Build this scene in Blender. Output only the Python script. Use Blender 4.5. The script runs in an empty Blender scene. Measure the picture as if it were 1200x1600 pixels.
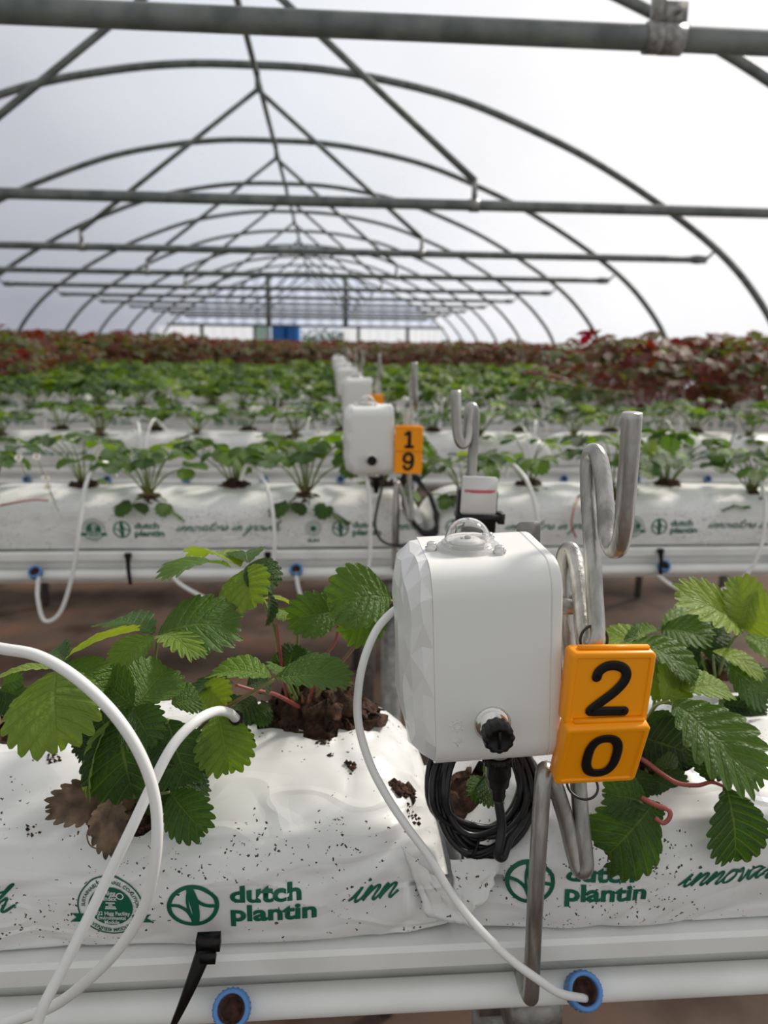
import bpy, bmesh, math, random
from mathutils import Vector, Matrix, noise
from mathutils.bvhtree import BVHTree
C = bpy.context.scene.collection
PI = math.pi
V = Vector
# ------------------------------------------------------------------ camera
FPX = 1200.0
CAMZ = 1.70
v1 = V((-91.0, -266.0, FPX)).normalized()          # direction of the tunnel axis, camera space (x right, y down, z forward)
tilt = 0.0125
vx_ = (FPX*FPX + 266*266) / (91 + 266*tilt)
v2 = V((vx_, -266 + tilt*vx_, FPX)).normalized()   # direction of the gutters
v2 = (v2 - v1*v2.dot(v1)).normalized()
v3 = v2.cross(v1)                                  # up
if v3.y > 0: v3 = -v3
def cam2world(c):
    return V((c.dot(v2), c.dot(v1), c.dot(v3)))
cx, cy, cz = cam2world(V((1,0,0))), cam2world(V((0,-1,0))), cam2world(V((0,0,-1)))
cam_d = bpy.data.cameras.new('camera'); cam = bpy.data.objects.new('camera', cam_d); C.objects.link(cam)
M4 = Matrix.Identity(4)
for i, c in enumerate((cx, cy, cz)):
    for j in range(3): M4[j][i] = c[j]
M4[2][3] = CAMZ
cam.matrix_world = M4
cam_d.sensor_fit = 'HORIZONTAL'; cam_d.sensor_width = 36; cam_d.lens = 36.0
cam_d.clip_start = 0.02; cam_d.clip_end = 500
cam_d.dof.use_dof = True; cam_d.dof.focus_distance = 0.50; cam_d.dof.aperture_fstop = 10.5
S = bpy.context.scene
S.camera = cam
def P(px, py, Y):
    """point on the plane at distance Y along the tunnel that lies on this line of sight"""
    d = cam2world(V((px-600.0, py-800.0, FPX)))
    k = Y / d.y
    return V((d.x*k, Y, CAMZ + d.z*k))
# ------------------------------------------------------------------ view + world + sun
S.view_settings.view_transform = 'Standard'
try: S.view_settings.look = 'None'
except Exception: pass
S.view_settings.gamma = 1; S.view_settings.use_curve_mapping = False
S.view_settings.exposure = 0.04
SUN_DIR = V((0.62, 0.45, 0.64)).normalized()       # towards the sun: right, ahead, high
w = bpy.data.worlds.new('world'); S.world = w; w.use_nodes = True
nt = w.node_tree; nt.nodes.clear()
def N(nt, t, **k):
    n = nt.nodes.new(t)
    for a, b in k.items():
        if a == 'op': n.operation = b
        else: setattr(n, a, b)
    return n
wo = N(nt, 'ShaderNodeOutputWorld'); bg = N(nt, 'ShaderNodeBackground')
tc = N(nt, 'ShaderNodeTexCoord'); dt = N(nt, 'ShaderNodeVectorMath', op='DOT_PRODUCT')
dt.inputs[1].default_value = V((0.55, 0.75, 0.35)).normalized()
mr = N(nt, 'ShaderNodeMapRange'); mr.inputs[1].default_value = -1; mr.inputs[2].default_value = 1
cr = N(nt, 'ShaderNodeValToRGB')
cr.color_ramp.elements[0].position = 0.0; cr.color_ramp.elements[0].color = (0.46, 0.47, 0.46, 1)
cr.color_ramp.elements[1].position = 1.0; cr.color_ramp.elements[1].color = (1.02, 1.01, 1.0, 1)
e = cr.color_ramp.elements.new(0.55); e.color = (0.55, 0.56, 0.56, 1)
e = cr.color_ramp.elements.new(0.765); e.color = (0.40, 0.415, 0.49, 1)
e = cr.color_ramp.elements.new(0.90); e.color = (0.74, 0.79, 0.85, 1)
cl = N(nt, 'ShaderNodeTexNoise'); cl.inputs['Scale'].default_value = 2.0; cl.inputs['Detail'].default_value = 3
mx = N(nt, 'ShaderNodeMix', data_type='RGBA', blend_type='MULTIPLY'); mx.inputs[0].default_value = 1
mr2 = N(nt, 'ShaderNodeMapRange'); mr2.inputs[1].default_value = 0.3; mr2.inputs[2].default_value = 0.7; mr2.inputs[3].default_value = 0.9; mr2.inputs[4].default_value = 1.1
L = nt.links.new
L(tc.outputs['Generated'], dt.inputs[0]); L(dt.outputs['Value'], mr.inputs[0]); L(mr.outputs[0], cr.inputs[0])
L(tc.outputs['Generated'], cl.inputs['Vector']); L(cl.outputs['Fac'], mr2.inputs[0])
L(cr.outputs[0], mx.inputs[6]); L(mr2.outputs[0], mx.inputs[7])
L(mx.outputs[2], bg.inputs[0]); bg.inputs[1].default_value = 1.0; L(bg.outputs[0], wo.inputs[0])
sd = bpy.data.lights.new('sun', 'SUN'); sd.energy = 5.2; sd.angle = math.radians(9); sd.color = (1.0, 0.93, 0.82)
sun = bpy.data.objects.new('sun', sd); C.objects.link(sun); sun.location = (6, 4, 9)
sun.rotation_euler = SUN_DIR.to_track_quat('Z', 'Y').to_euler()
# ------------------------------------------------------------------ materials
def mat(name, col=(0.8,0.8,0.8), rough=0.5, metal=0.0, **k):
    m = bpy.data.materials.new(name); m.use_nodes = True
    b = m.node_tree.nodes['Principled BSDF']
    b.inputs['Base Color'].default_value = (*col, 1); b.inputs['Roughness'].default_value = rough; b.inputs['Metallic'].default_value = metal
    for a, v in k.items(): b.inputs[a.replace('_', ' ')].default_value = v
    return m
def noise_col(m, c1, c2, scale=20, detail=5, lo=0.35, hi=0.65, bump=0.0, bscale=None, stretch=None):
    t = m.node_tree; b = t.nodes['Principled BSDF']; L = t.links.new
    tc = N(t, 'ShaderNodeTexCoord'); mp = N(t, 'ShaderNodeMapping')
    if stretch: mp.inputs['Scale'].default_value = stretch
    L(tc.outputs['Object'], mp.inputs[0])
    n = N(t, 'ShaderNodeTexNoise'); n.inputs['Scale'].default_value = scale; n.inputs['Detail'].default_value = detail
    L(mp.outputs[0], n.inputs['Vector'])
    r = N(t, 'ShaderNodeValToRGB'); r.color_ramp.elements[0].position = lo; r.color_ramp.elements[1].position = hi
    r.color_ramp.elements[0].color = (*c1, 1); r.color_ramp.elements[1].color = (*c2, 1)
    L(n.outputs['Fac'], r.inputs[0]); L(r.outputs[0], b.inputs['Base Color'])
    if bump:
        n2 = N(t, 'ShaderNodeTexNoise'); n2.inputs['Scale'].default_value = bscale or scale*3; n2.inputs['Detail'].default_value = 4
        L(mp.outputs[0], n2.inputs['Vector'])
        bp = N(t, 'ShaderNodeBump'); bp.inputs['Strength'].default_value = bump; bp.inputs['Distance'].default_value = 0.002
        L(n2.outputs['Fac'], bp.inputs['Height']); L(bp.outputs[0], b.inputs['Normal'])
    return m, n, r
M = {}
M['steel'] = noise_col(mat('galvanised_steel', rough=0.42, metal=0.75), (0.20,0.20,0.19), (0.36,0.35,0.33), 60, 6, bump=0.25, bscale=220)[0]
M['steel_dark'] = noise_col(mat('weathered_tube', rough=0.55, metal=0.35), (0.10,0.115,0.11), (0.19,0.205,0.195), 14, 5)[0]
M['rod'] = noise_col(mat('aluminium_rod', rough=0.36, metal=0.9), (0.24,0.235,0.22), (0.50,0.49,0.46), 45, 7, bump=0.3, bscale=150, stretch=(2,2,0.4))[0]
M['chrome'] = mat('chrome', (0.7,0.69,0.66), 0.15, 1.0)
M['white_shell'] = noise_col(mat('white_shell', rough=0.38), (0.77,0.775,0.74), (0.82,0.825,0.79), 3, 2)[0]
M['white_cover'] = mat('white_faceted_cover', (0.78,0.78,0.77), 0.28)
M['pvc'] = noise_col(mat('white_pvc', rough=0.4), (0.72,0.72,0.69), (0.86,0.87,0.85), 9, 6, 0.25, 0.55, bump=0.05)[0]
M['tube_white'] = mat('white_tube', (0.80,0.80,0.78), 0.38)
M['black'] = mat('black_plastic', (0.004,0.004,0.004), 0.38, Specular_IOR_Level=0.3)
M['cable'] = mat('black_cable', (0.010,0.010,0.012), 0.36)
M['blue'] = mat('blue_plastic', (0.10,0.27,0.60), 0.4)
M['rust'] = noise_col(mat('brown_residue', rough=0.8), (0.03,0.014,0.008), (0.12,0.05,0.03), 200, 4)[0]
M['orange'] = mat('orange_plastic', (1.0,0.35,0.0), 0.35, Specular_IOR_Level=0.35)
M['print'] = mat('green_print', (0.0,0.115,0.065), 0.45)
M['print_white'] = mat('white_print', (0.72,0.74,0.73), 0.45)
M['soil'] = noise_col(mat('coir_soil', rough=0.95), (0.018,0.009,0.005), (0.11,0.05,0.028), 160, 6, 0.35, 0.7, bump=1.0, bscale=400)[0]
M['crown'] = noise_col(mat('plant_crown', rough=0.8), (0.10,0.08,0.03), (0.22,0.10,0.05), 90, 4)[0]
M['dead'] = noise_col(mat('dead_leaf', rough=0.85), (0.07,0.045,0.03), (0.24,0.16,0.10), 70, 5, bump=0.6)[0]
M['card'] = mat('white_card', (0.66,0.65,0.64), 0.4)
M['card_red'] = mat('red_card_print', (0.62,0.13,0.17), 0.5)
M['flower'] = mat('white_petal', (0.82,0.82,0.78), 0.6)
M['yellow'] = mat('yellow_centre', (0.7,0.5,0.05), 0.6)
M['tank'] = mat('blue_tank', (0.01,0.13,0.42), 0.45)
M['tank_green'] = mat('pale_green_tank', (0.45,0.62,0.52), 0.5)
M['screw'] = mat('dull_bolt', (0.5,0.49,0.46), 0.3, 0.9)
def stalk_mat(name, c1, c2):
    m, n, r = noise_col(mat(name, rough=0.45), c1, c2, 30, 3); return m
M['stalk'] = stalk_mat('green_stalk', (0.10,0.16,0.03), (0.22,0.26,0.07))
M['stalk_red'] = stalk_mat('red_stalk', (0.20,0.03,0.025), (0.38,0.10,0.08))
M['stalk_brown'] = stalk_mat('brown_stalk', (0.20,0.10,0.04), (0.20,0.20,0.06))
# clear dome
m = bpy.data.materials.new('clear_dome'); m.use_nodes = True; t = m.node_tree; b = t.nodes['Principled BSDF']
b.inputs['Base Color'].default_value = (0.99,0.99,0.99,1); b.inputs['Roughness'].default_value = 0.03
b.inputs['Transmission Weight'].default_value = 1.0; b.inputs['IOR'].default_value = 1.42
M['clear'] = m
# bag film: white polythene with specks of coir and fine wrinkles
def bag_mat():
    m = mat('white_bag_film', rough=0.36); t = m.node_tree; b = t.nodes['Principled BSDF']; L = t.links.new
    tc = N(t, 'ShaderNodeTexCoord')
    def nz(sc, det=4, st=None):
        n = N(t, 'ShaderNodeTexNoise'); n.inputs['Scale'].default_value = sc; n.inputs['Detail'].default_value = det
        if st:
            mp = N(t, 'ShaderNodeMapping'); mp.inputs['Scale'].default_value = st; L(tc.outputs['Object'], mp.inputs[0]); L(mp.outputs[0], n.inputs['Vector'])
        else: L(tc.outputs['Object'], n.inputs['Vector'])
        return n
    base = N(t, 'ShaderNodeValToRGB'); base.color_ramp.elements[0].color = (0.70,0.70,0.69,1); base.color_ramp.elements[1].color = (0.82,0.82,0.81,1)
    base.color_ramp.elements[0].position = 0.3; base.color_ramp.elements[1].position = 0.6
    L(nz(14, 3).outputs['Fac'], base.inputs[0])
    # specks
    vo = N(t, 'ShaderNodeTexVoronoi'); vo.inputs['Scale'].default_value = 420; dn = nz(300, 3); dv = N(t, 'ShaderNodeVectorMath', op='SCALE'); dv.inputs['Scale'].default_value = 0.006; L(dn.outputs['Color'], dv.inputs[0]); da = N(t, 'ShaderNodeVectorMath', op='ADD'); L(tc.outputs['Object'], da.inputs[0]); L(dv.outputs[0], da.inputs[1]); L(da.outputs[0], vo.inputs['Vector'])
    lt = N(t, 'ShaderNodeMath', op='LESS_THAN'); L(vo.outputs['Distance'], lt.inputs[0]); szr = N(t, 'ShaderNodeSeparateColor'); L(vo.outputs['Color'], szr.inputs[0]); szm = N(t, 'ShaderNodeMath', op='MULTIPLY'); szm.inputs[1].default_value = 0.5; L(szr.outputs[1], szm.inputs[0]); L(szm.outputs[0], lt.inputs[1])
    sp = N(t, 'ShaderNodeSeparateColor'); L(vo.outputs['Color'], sp.inputs[0])
    gate = N(t, 'ShaderNodeMath', op='GREATER_THAN'); L(sp.outputs[0], gate.inputs[0])
    den = N(t, 'ShaderNodeMapRange'); den.inputs[1].default_value = 0.46; den.inputs[2].default_value = 0.72; den.inputs[3].default_value = 0.985; den.inputs[4].default_value = 0.55
    L(nz(11, 2).outputs['Fac'], den.inputs[0]); L(den.outputs[0], gate.inputs[1])
    mu = N(t, 'ShaderNodeMath', op='MULTIPLY'); L(lt.outputs[0], mu.inputs[0]); L(gate.outputs[0], mu.inputs[1])
    # soft rusty stains
    st = N(t, 'ShaderNodeMapRange'); st.inputs[1].default_value = 0.66; st.inputs[2].default_value = 0.80; st.inputs[3].default_value = 0; st.inputs[4].default_value = 0.45
    L(nz(38, 6).outputs['Fac'], st.inputs[0])
    m1 = N(t, 'ShaderNodeMix', data_type='RGBA'); m1.inputs[7].default_value = (0.42,0.30,0.16,1); L(st.outputs[0], m1.inputs[0]); L(base.outputs[0], m1.inputs[6])
    m2 = N(t, 'ShaderNodeMix', data_type='RGBA'); m2.inputs[7].default_value = (0.05,0.025,0.015,1); L(mu.outputs[0], m2.inputs[0]); L(m1.outputs[2], m2.inputs[6])
    L(m2.outputs[2], b.inputs['Base Color'])
    n1, n2 = nz(9, 2, (0.5,1,2.2)), nz(5, 3)
    rg = nz(7.0, 1.5, (0.8,1,2.0)); rg.inputs['Distortion'].default_value = 0.6
    pp = N(t, 'ShaderNodeMath', op='SUBTRACT'); pp.inputs[1].default_value = 0.5; L(rg.outputs['Fac'], pp.inputs[0])
    pa = N(t, 'ShaderNodeMath', op='ABSOLUTE'); L(pp.outputs[0], pa.inputs[0])
    pm = N(t, 'ShaderNodeMapRange'); pm.inputs[1].default_value = 0.0; pm.inputs[2].default_value = 0.05; pm.inputs[3].default_value = 0.20; pm.inputs[4].default_value = 0.0; L(pa.outputs[0], pm.inputs[0])
    rg2 = nz(16.0, 1.0, (0.5,1,1.6)); q1 = N(t, 'ShaderNodeMath', op='SUBTRACT'); q1.inputs[1].default_value = 0.5; L(rg2.outputs['Fac'], q1.inputs[0])
    q2 = N(t, 'ShaderNodeMath', op='ABSOLUTE'); L(q1.outputs[0], q2.inputs[0])
    q3 = N(t, 'ShaderNodeMapRange'); q3.inputs[1].default_value = 0.0; q3.inputs[2].default_value = 0.04; q3.inputs[3].default_value = 0.14; q3.inputs[4].default_value = 0.0; L(q2.outputs[0], q3.inputs[0])
    a0 = N(t, 'ShaderNodeMath', op='ADD'); L(pm.outputs[0], a0.inputs[0]); L(q3.outputs[0], a0.inputs[1])
    a1 = N(t, 'ShaderNodeMath', op='ADD'); L(n1.outputs['Fac'], a1.inputs[0]); L(a0.outputs[0], a1.inputs[1])
    ad = N(t, 'ShaderNodeMath', op='ADD'); L(a1.outputs[0], ad.inputs[0]); L(n2.outputs['Fac'], ad.inputs[1])
    bp = N(t, 'ShaderNodeBump'); bp.inputs['Strength'].default_value = 0.55; bp.inputs['Distance'].default_value = 0.008
    L(ad.outputs[0], bp.inputs['Height']); L(bp.outputs[0], b.inputs['Normal'])
    b.inputs['Subsurface Weight'].default_value = 0.0
    return m
M['bag'] = bag_mat()
# leaves: colour by leaf ("tint"), veins from the leaf's own uv, light shining through
def leaf_mat(name, cols, vein, trans=0.38, rough=0.5):
    m = bpy.data.materials.new(name); m.use_nodes = True; t = m.node_tree; L = t.links.new
    b = t.nodes['Principled BSDF']; out = t.nodes['Material Output']
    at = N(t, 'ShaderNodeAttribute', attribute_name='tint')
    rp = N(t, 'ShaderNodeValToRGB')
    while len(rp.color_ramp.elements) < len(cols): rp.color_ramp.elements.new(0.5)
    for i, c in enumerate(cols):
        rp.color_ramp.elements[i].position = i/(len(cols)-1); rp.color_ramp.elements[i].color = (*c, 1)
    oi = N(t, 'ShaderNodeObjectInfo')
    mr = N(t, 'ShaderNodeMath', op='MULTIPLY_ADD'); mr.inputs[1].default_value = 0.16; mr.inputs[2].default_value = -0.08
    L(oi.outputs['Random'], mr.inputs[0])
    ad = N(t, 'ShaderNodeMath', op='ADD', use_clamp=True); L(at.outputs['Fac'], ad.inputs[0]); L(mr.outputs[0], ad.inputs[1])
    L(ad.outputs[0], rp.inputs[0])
    uv = N(t, 'ShaderNodeUVMap'); sx = N(t, 'ShaderNodeSeparateXYZ'); L(uv.outputs[0], sx.inputs[0])
    # side veins run where v is a whole number; the midrib where u is 0
    fr = N(t, 'ShaderNodeMath', op='PINGPONG'); fr.inputs[1].default_value = 0.5; L(sx.outputs[1], fr.inputs[0])
    v1_ = N(t, 'ShaderNodeMapRange'); v1_.inputs[1].default_value = 0.02; v1_.inputs[2].default_value = 0.13; v1_.inputs[3].default_value = 1; v1_.inputs[4].default_value = 0
    L(fr.outputs[0], v1_.inputs[0])
    v2_ = N(t, 'ShaderNodeMapRange'); v2_.inputs[1].default_value = 0.02; v2_.inputs[2].default_value = 0.06; v2_.inputs[3].default_value = 1; v2_.inputs[4].default_value = 0
    ab = N(t, 'ShaderNodeMath', op='ABSOLUTE'); L(sx.outputs[0], ab.inputs[0]); L(ab.outputs[0], v2_.inputs[0])
    mxv = N(t, 'ShaderNodeMath', op='MAXIMUM'); L(v1_.outputs[0], mxv.inputs[0]); L(v2_.outputs[0], mxv.inputs[1])
    vf = N(t, 'ShaderNodeMath', op='MULTIPLY'); vf.inputs[1].default_value = 0.26; L(mxv.outputs[0], vf.inputs[0])
    nz = N(t, 'ShaderNodeTexNoise'); nz.inputs['Scale'].default_value = 60; nz.inputs['Detail'].default_value = 3
    tc = N(t, 'ShaderNodeTexCoord'); L(tc.outputs['Object'], nz.inputs['Vector'])
    hv = N(t, 'ShaderNodeHueSaturation'); vv = N(t, 'ShaderNodeMapRange'); vv.inputs[3].default_value = 0.75; vv.inputs[4].default_value = 1.25
    L(nz.outputs['Fac'], vv.inputs[0]); L(vv.outputs[0], hv.inputs['Value']); L(rp.outputs[0], hv.inputs['Color'])
    mix = N(t, 'ShaderNodeMix', data_type='RGBA'); mix.inputs[7].default_value = (*vein, 1)
    L(vf.outputs[0], mix.inputs[0]); L(hv.outputs[0], mix.inputs[6])
    L(mix.outputs[2], b.inputs['Base Color']); b.inputs['Roughness'].default_value = rough
    # small cross pleats between the veins
    vo = N(t, 'ShaderNodeTexVoronoi'); vo.inputs['Scale'].default_value = 3.2
    mp = N(t, 'ShaderNodeMapping'); mp.inputs['Scale'].default_value = (3.0, 1.0, 1); L(uv.outputs[0], mp.inputs[0]); L(mp.outputs[0], vo.inputs['Vector'])
    sb = N(t, 'ShaderNodeMath', op='SUBTRACT'); L(vo.outputs['Distance'], sb.inputs[1]); 
    ml = N(t, 'ShaderNodeMath', op='MULTIPLY'); ml.inputs[1].default_value = -1.0; L(mxv.outputs[0], ml.inputs[0]); L(ml.outputs[0], sb.inputs[0])
    bp = N(t, 'ShaderNodeBump'); bp.inputs['Strength'].default_value = 0.65; bp.inputs['Distance'].default_value = 0.0014
    L(sb.outputs[0], bp.inputs['Height']); L(bp.outputs[0], b.inputs['Normal'])
    tl = N(t, 'ShaderNodeBsdfTranslucent'); gm = N(t, 'ShaderNodeHueSaturation'); gm.inputs['Value'].default_value = 1.5; gm.inputs['Saturation'].default_value = 1.15; gm.inputs['Hue'].default_value = 0.485
    L(mix.outputs[2], gm.inputs['Color']); L(gm.outputs[0], tl.inputs[0])
    ms = N(t, 'ShaderNodeMixShader'); ms.inputs[0].default_value = trans
    L(b.outputs[0], ms.inputs[1]); L(tl.outputs[0], ms.inputs[2]); L(ms.outputs[0], out.inputs['Surface'])
    return m
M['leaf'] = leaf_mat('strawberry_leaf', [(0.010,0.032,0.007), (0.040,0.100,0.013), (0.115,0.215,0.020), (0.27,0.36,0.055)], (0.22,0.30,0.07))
M['leaf_red'] = leaf_mat('autumn_strawberry_leaf', [(0.17,0.015,0.015), (0.13,0.04,0.022), (0.12,0.07,0.02), (0.075,0.085,0.018), (0.09,0.14,0.028)], (0.26,0.14,0.09))
M['bush'] = leaf_mat('hedge_leaf', [(0.01,0.03,0.012), (0.03,0.07,0.02), (0.05,0.10,0.03)], (0.05,0.1,0.03))
# tunnel polythene: lets most light through, scatters the rest
def film(name, tr, col):
    m = bpy.data.materials.new(name); m.use_nodes = True; t = m.node_tree; L = t.links.new; t.nodes.remove(t.nodes['Principled BSDF'])
    out = t.nodes['Material Output']; a = N(t, 'ShaderNodeBsdfTransparent'); b = N(t, 'ShaderNodeBsdfTranslucent'); g = N(t, 'ShaderNodeBsdfDiffuse')
    a.inputs[0].default_value = (0.97,0.97,0.98,1)
    tc = N(t, 'ShaderNodeTexCoord'); n = N(t, 'ShaderNodeTexNoise'); n.inputs['Scale'].default_value = 0.7; n.inputs['Detail'].default_value = 5
    mp = N(t, 'ShaderNodeMapping'); mp.inputs['Scale'].default_value = (1, 0.25, 1); L(tc.outputs['Object'], mp.inputs[0]); L(mp.outputs[0], n.inputs['Vector'])
    r = N(t, 'ShaderNodeMapRange'); r.inputs[1].default_value = 0.3; r.inputs[2].default_value = 0.7; r.inputs[3].default_value = tr-0.12; r.inputs[4].default_value = tr+0.12
    L(n.outputs['Fac'], r.inputs[0])
    b.inputs[0].default_value = (*col, 1); g.inputs[0].default_value = (*col, 1)
    m1 = N(t, 'ShaderNodeMixShader'); m1.inputs[0].default_value = 0.25; L(b.outputs[0], m1.inputs[1]); L(g.outputs[0], m1.inputs[2])
    m2 = N(t, 'ShaderNodeMixShader'); L(r.outputs[0], m2.inputs[0]); L(m1.outputs[0], m2.inputs[1]); L(a.outputs[0], m2.inputs[2])
    L(m2.outputs[0], out.inputs['Surface'])
    return m
M['film'] = film('tunnel_polythene', 0.67, (0.72,0.73,0.79))
M['film_end'] = film('gable_polythene', 0.45, (0.62,0.68,0.86))
M['panel'] = film('white_sheet_panel', 0.25, (0.85,0.86,0.90))
def ground_mat():
    m, n, r = noise_col(mat('brown_ground_fabric', rough=0.8, Specular_IOR_Level=0.25), (0.040,0.022,0.014), (0.14,0.072,0.045), 3.2, 8, 0.32, 0.72, bump=0.5, bscale=40)
    e = r.color_ramp.elements.new(0.5); e.color = (0.085,0.058,0.042,1)
    return m
M['ground'] = ground_mat()
# ------------------------------------------------------------------ helpers
def tag(o, label, cat, group=None, kind=None):
    if label: o['label'] = label
    if cat: o['category'] = cat
    if group: o['group'] = group
    if kind: o['kind'] = kind
    return o
def empty(name, loc=(0,0,0), rot=(0,0,0)):
    o = bpy.data.objects.new(name, None); C.objects.link(o); o.location = loc; o.rotation_euler = rot
    o.empty_display_size = 0.02
    return o
class MB:
    def __init__(s): s.v=[]; s.f=[]; s.mi=[]; s.uv={}; s.tint=[]
    def add(s, vs, fs, mi=0, uvs=None, tint=0.5):
        o = len(s.v); s.v += [tuple(v) for v in vs]; s.tint += [tint]*len(vs)
        if uvs:
            for i, u in enumerate(uvs): s.uv[o+i] = u
        for f in fs: s.f.append(tuple(i+o for i in f)); s.mi.append(mi)
        return s
    def mesh(s, name, mats, smooth=True):
        me = bpy.data.meshes.new(name); me.from_pydata(s.v, [], s.f)
        for m in (mats if isinstance(mats, (list,tuple)) else [mats]): me.materials.append(m)
        me.polygons.foreach_set('material_index', s.mi)
        me.polygons.foreach_set('use_smooth', [smooth]*len(s.f))
        if s.uv:
            ul = me.uv_layers.new(name='UVMap'); 
            buf = []
            for l in me.loops:
                u = s.uv.get(l.vertex_index, (0.5,0.5)); buf += [u[0], u[1]]
            ul.data.foreach_set('uv', buf)
            a = me.attributes.new('tint', 'FLOAT', 'POINT'); a.data.foreach_set('value', s.tint)
        me.update(); return me
    def build(s, name, mats, parent=None, smooth=True, origin=None):
        """links the shapes as ONE object; the points are given in world space when origin is set"""
        if origin is not None:
            o3 = V(origin); s.v = [tuple(V(p)-o3) for p in s.v]
        o = bpy.data.objects.new(name, s.mesh(name, mats, smooth)); C.objects.link(o)
        if origin is not None: o.location = origin
        if parent: o.parent = parent
        return o
def child(o, parent):
    """parent o while it keeps its place in the world (parents here have no rotation or scale when this is used)"""
    o.parent = parent; o.location = V(o.location) - V(parent.location); return o
def auto_smooth(o, ang=35):
    me = o.data; bm = bmesh.new(); bm.from_mesh(me)
    for e in bm.edges:
        e.smooth = not (len(e.link_faces) == 2 and e.calc_face_angle(0) > math.radians(ang))
    bm.to_mesh(me); bm.free(); return o
def catmull(pts, n=6, closed=False):
    pts = [V(p) for p in pts]; out = []; m = len(pts)
    if m < 3 and not closed: return [pts[0].lerp(pts[1], i/n) for i in range(n+1)]
    rng = m if closed else m-1
    for i in range(rng):
        p0 = pts[(i-1)%m] if closed or i > 0 else pts[0]*2-pts[1]
        p1 = pts[i]; p2 = pts[(i+1)%m]
        p3 = pts[(i+2)%m] if closed or i+2 < m else pts[-1]*2-pts[-2]
        for k in range(n):
            t = k/n; t2=t*t; t3=t2*t
            out.append(0.5*((2*p1)+(-p0+p2)*t+(2*p0-5*p1+4*p2-p3)*t2+(-p0+3*p1-3*p2+p3)*t3))
    if not closed: out.append(pts[-1])
    return out
def tube(mb, pts, r, n=10, mi=0, closed=False, caps=True, tint=0.5):
    """r: number or list of radii along the points"""
    pts = [V(p) for p in pts]; m = len(pts); vs = []; fs = []
    tg = []
    for i in range(m):
        a = pts[(i-1)%m] if (closed or i>0) else pts[0]; b = pts[(i+1)%m] if (closed or i<m-1) else pts[-1]
        d = (b-a); tg.append(d.normalized() if d.length > 1e-9 else V((0,0,1)))
    up = V((0,0,1)) if abs(tg[0].z) < 0.9 else V((1,0,0))
    nrm = (up - tg[0]*up.dot(tg[0])).normalized()
    for i in range(m):
        nrm = nrm - tg[i]*nrm.dot(tg[i])
        nrm = nrm.normalized() if nrm.length > 1e-6 else tg[i].orthogonal().normalized()
        bn = tg[i].cross(nrm); rr = r[i] if isinstance(r, (list,tuple)) else r
        for k in range(n):
            a = 2*PI*k/n; vs.append(pts[i] + (nrm*math.cos(a)+bn*math.sin(a))*rr)
    for i in range(m if closed else m-1):
        j = (i+1)%m
        for k in range(n): fs.append((i*n+k, i*n+(k+1)%n, j*n+(k+1)%n, j*n+k))
    if caps and not closed:
        fs.append(tuple(reversed(range(n)))); fs.append(tuple(range((m-1)*n, m*n)))
    mb.add(vs, fs, mi, uvs=[(0.5,0.5)]*len(vs), tint=tint); return mb
def taper(n, a, b): return [a+(b-a)*i/(n-1) for i in range(n)]
def box(mb, lo, hi, mi=0, Mx=None):
    x0,y0,z0 = lo; x1,y1,z1 = hi
    vs = [V(p) for p in ((x0,y0,z0),(x1,y0,z0),(x1,y1,z0),(x0,y1,z0),(x0,y0,z1),(x1,y0,z1),(x1,y1,z1),(x0,y1,z1))]
    if Mx: vs = [Mx@v for v in vs]
    mb.add(vs, [(0,3,2,1),(4,5,6,7),(0,1,5,4),(1,2,6,5),(2,3,7,6),(3,0,4,7)], mi); return mb
def lathe(mb, prof, centre=(0,0,0), axis=V((0,0,1)), n=28, mi=0, Mx=None):
    """prof: (radius, height) pairs from bottom to top"""
    axis = V(axis).normalized(); a = axis.orthogonal().normalized(); b = axis.cross(a); c = V(centre); vs=[]; fs=[]
    for r, h in prof:
        for k in range(n):
            t = 2*PI*k/n; p = c + axis*h + (a*math.cos(t)+b*math.sin(t))*max(r,1e-5)
            vs.append(Mx@p if Mx else p)
    for i in range(len(prof)-1):
        for k in range(n): fs.append((i*n+k, i*n+(k+1)%n, (i+1)*n+(k+1)%n, (i+1)*n+k))
    mb.add(vs, fs, mi); return mb
def rrect(hy, hz, r, seg=6):
    """rounded rectangle outline, centred"""
    out = []
    for (sy, sz, a0) in ((1,1,0),(-1,1,PI/2),(-1,-1,PI),(1,-1,3*PI/2)):
        for k in range(seg+1):
            a = a0 + PI/2*k/seg
            out.append((sy*(hy-r)+r*math.cos(a), sz*(hz-r)+r*math.sin(a)))
    return out
def loft(mb, loops, mi=0, cap0=True, cap1=True):
    n = len(loops[0]); vs = [p for l in loops for p in l]; fs = []
    for i in range(len(loops)-1):
        for k in range(n): fs.append((i*n+k, i*n+(k+1)%n, (i+1)*n+(k+1)%n, (i+1)*n+k))
    if cap0: fs.append(tuple(reversed(range(n))))
    if cap1: fs.append(tuple(range((len(loops)-1)*n, len(loops)*n)))
    mb.add(vs, fs, mi); return mb
def copy_tree(o, parent=None):
    c = o.copy(); C.objects.link(c); c.parent = parent
    for ch in list(o.children): copy_tree(ch, c)
    return c
ORD = ['first','second','third','fourth','fifth','sixth','seventh','eighth','ninth','tenth','eleventh','twelfth','thirteenth','fourteenth','fifteenth','sixteenth','seventeenth','eighteenth','nineteenth','twentieth','twenty-first','twenty-second','twenty-third']
def nth_row(n): return 'nearest row' if n == 1 else ORD[n-1] + ' row back'
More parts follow.
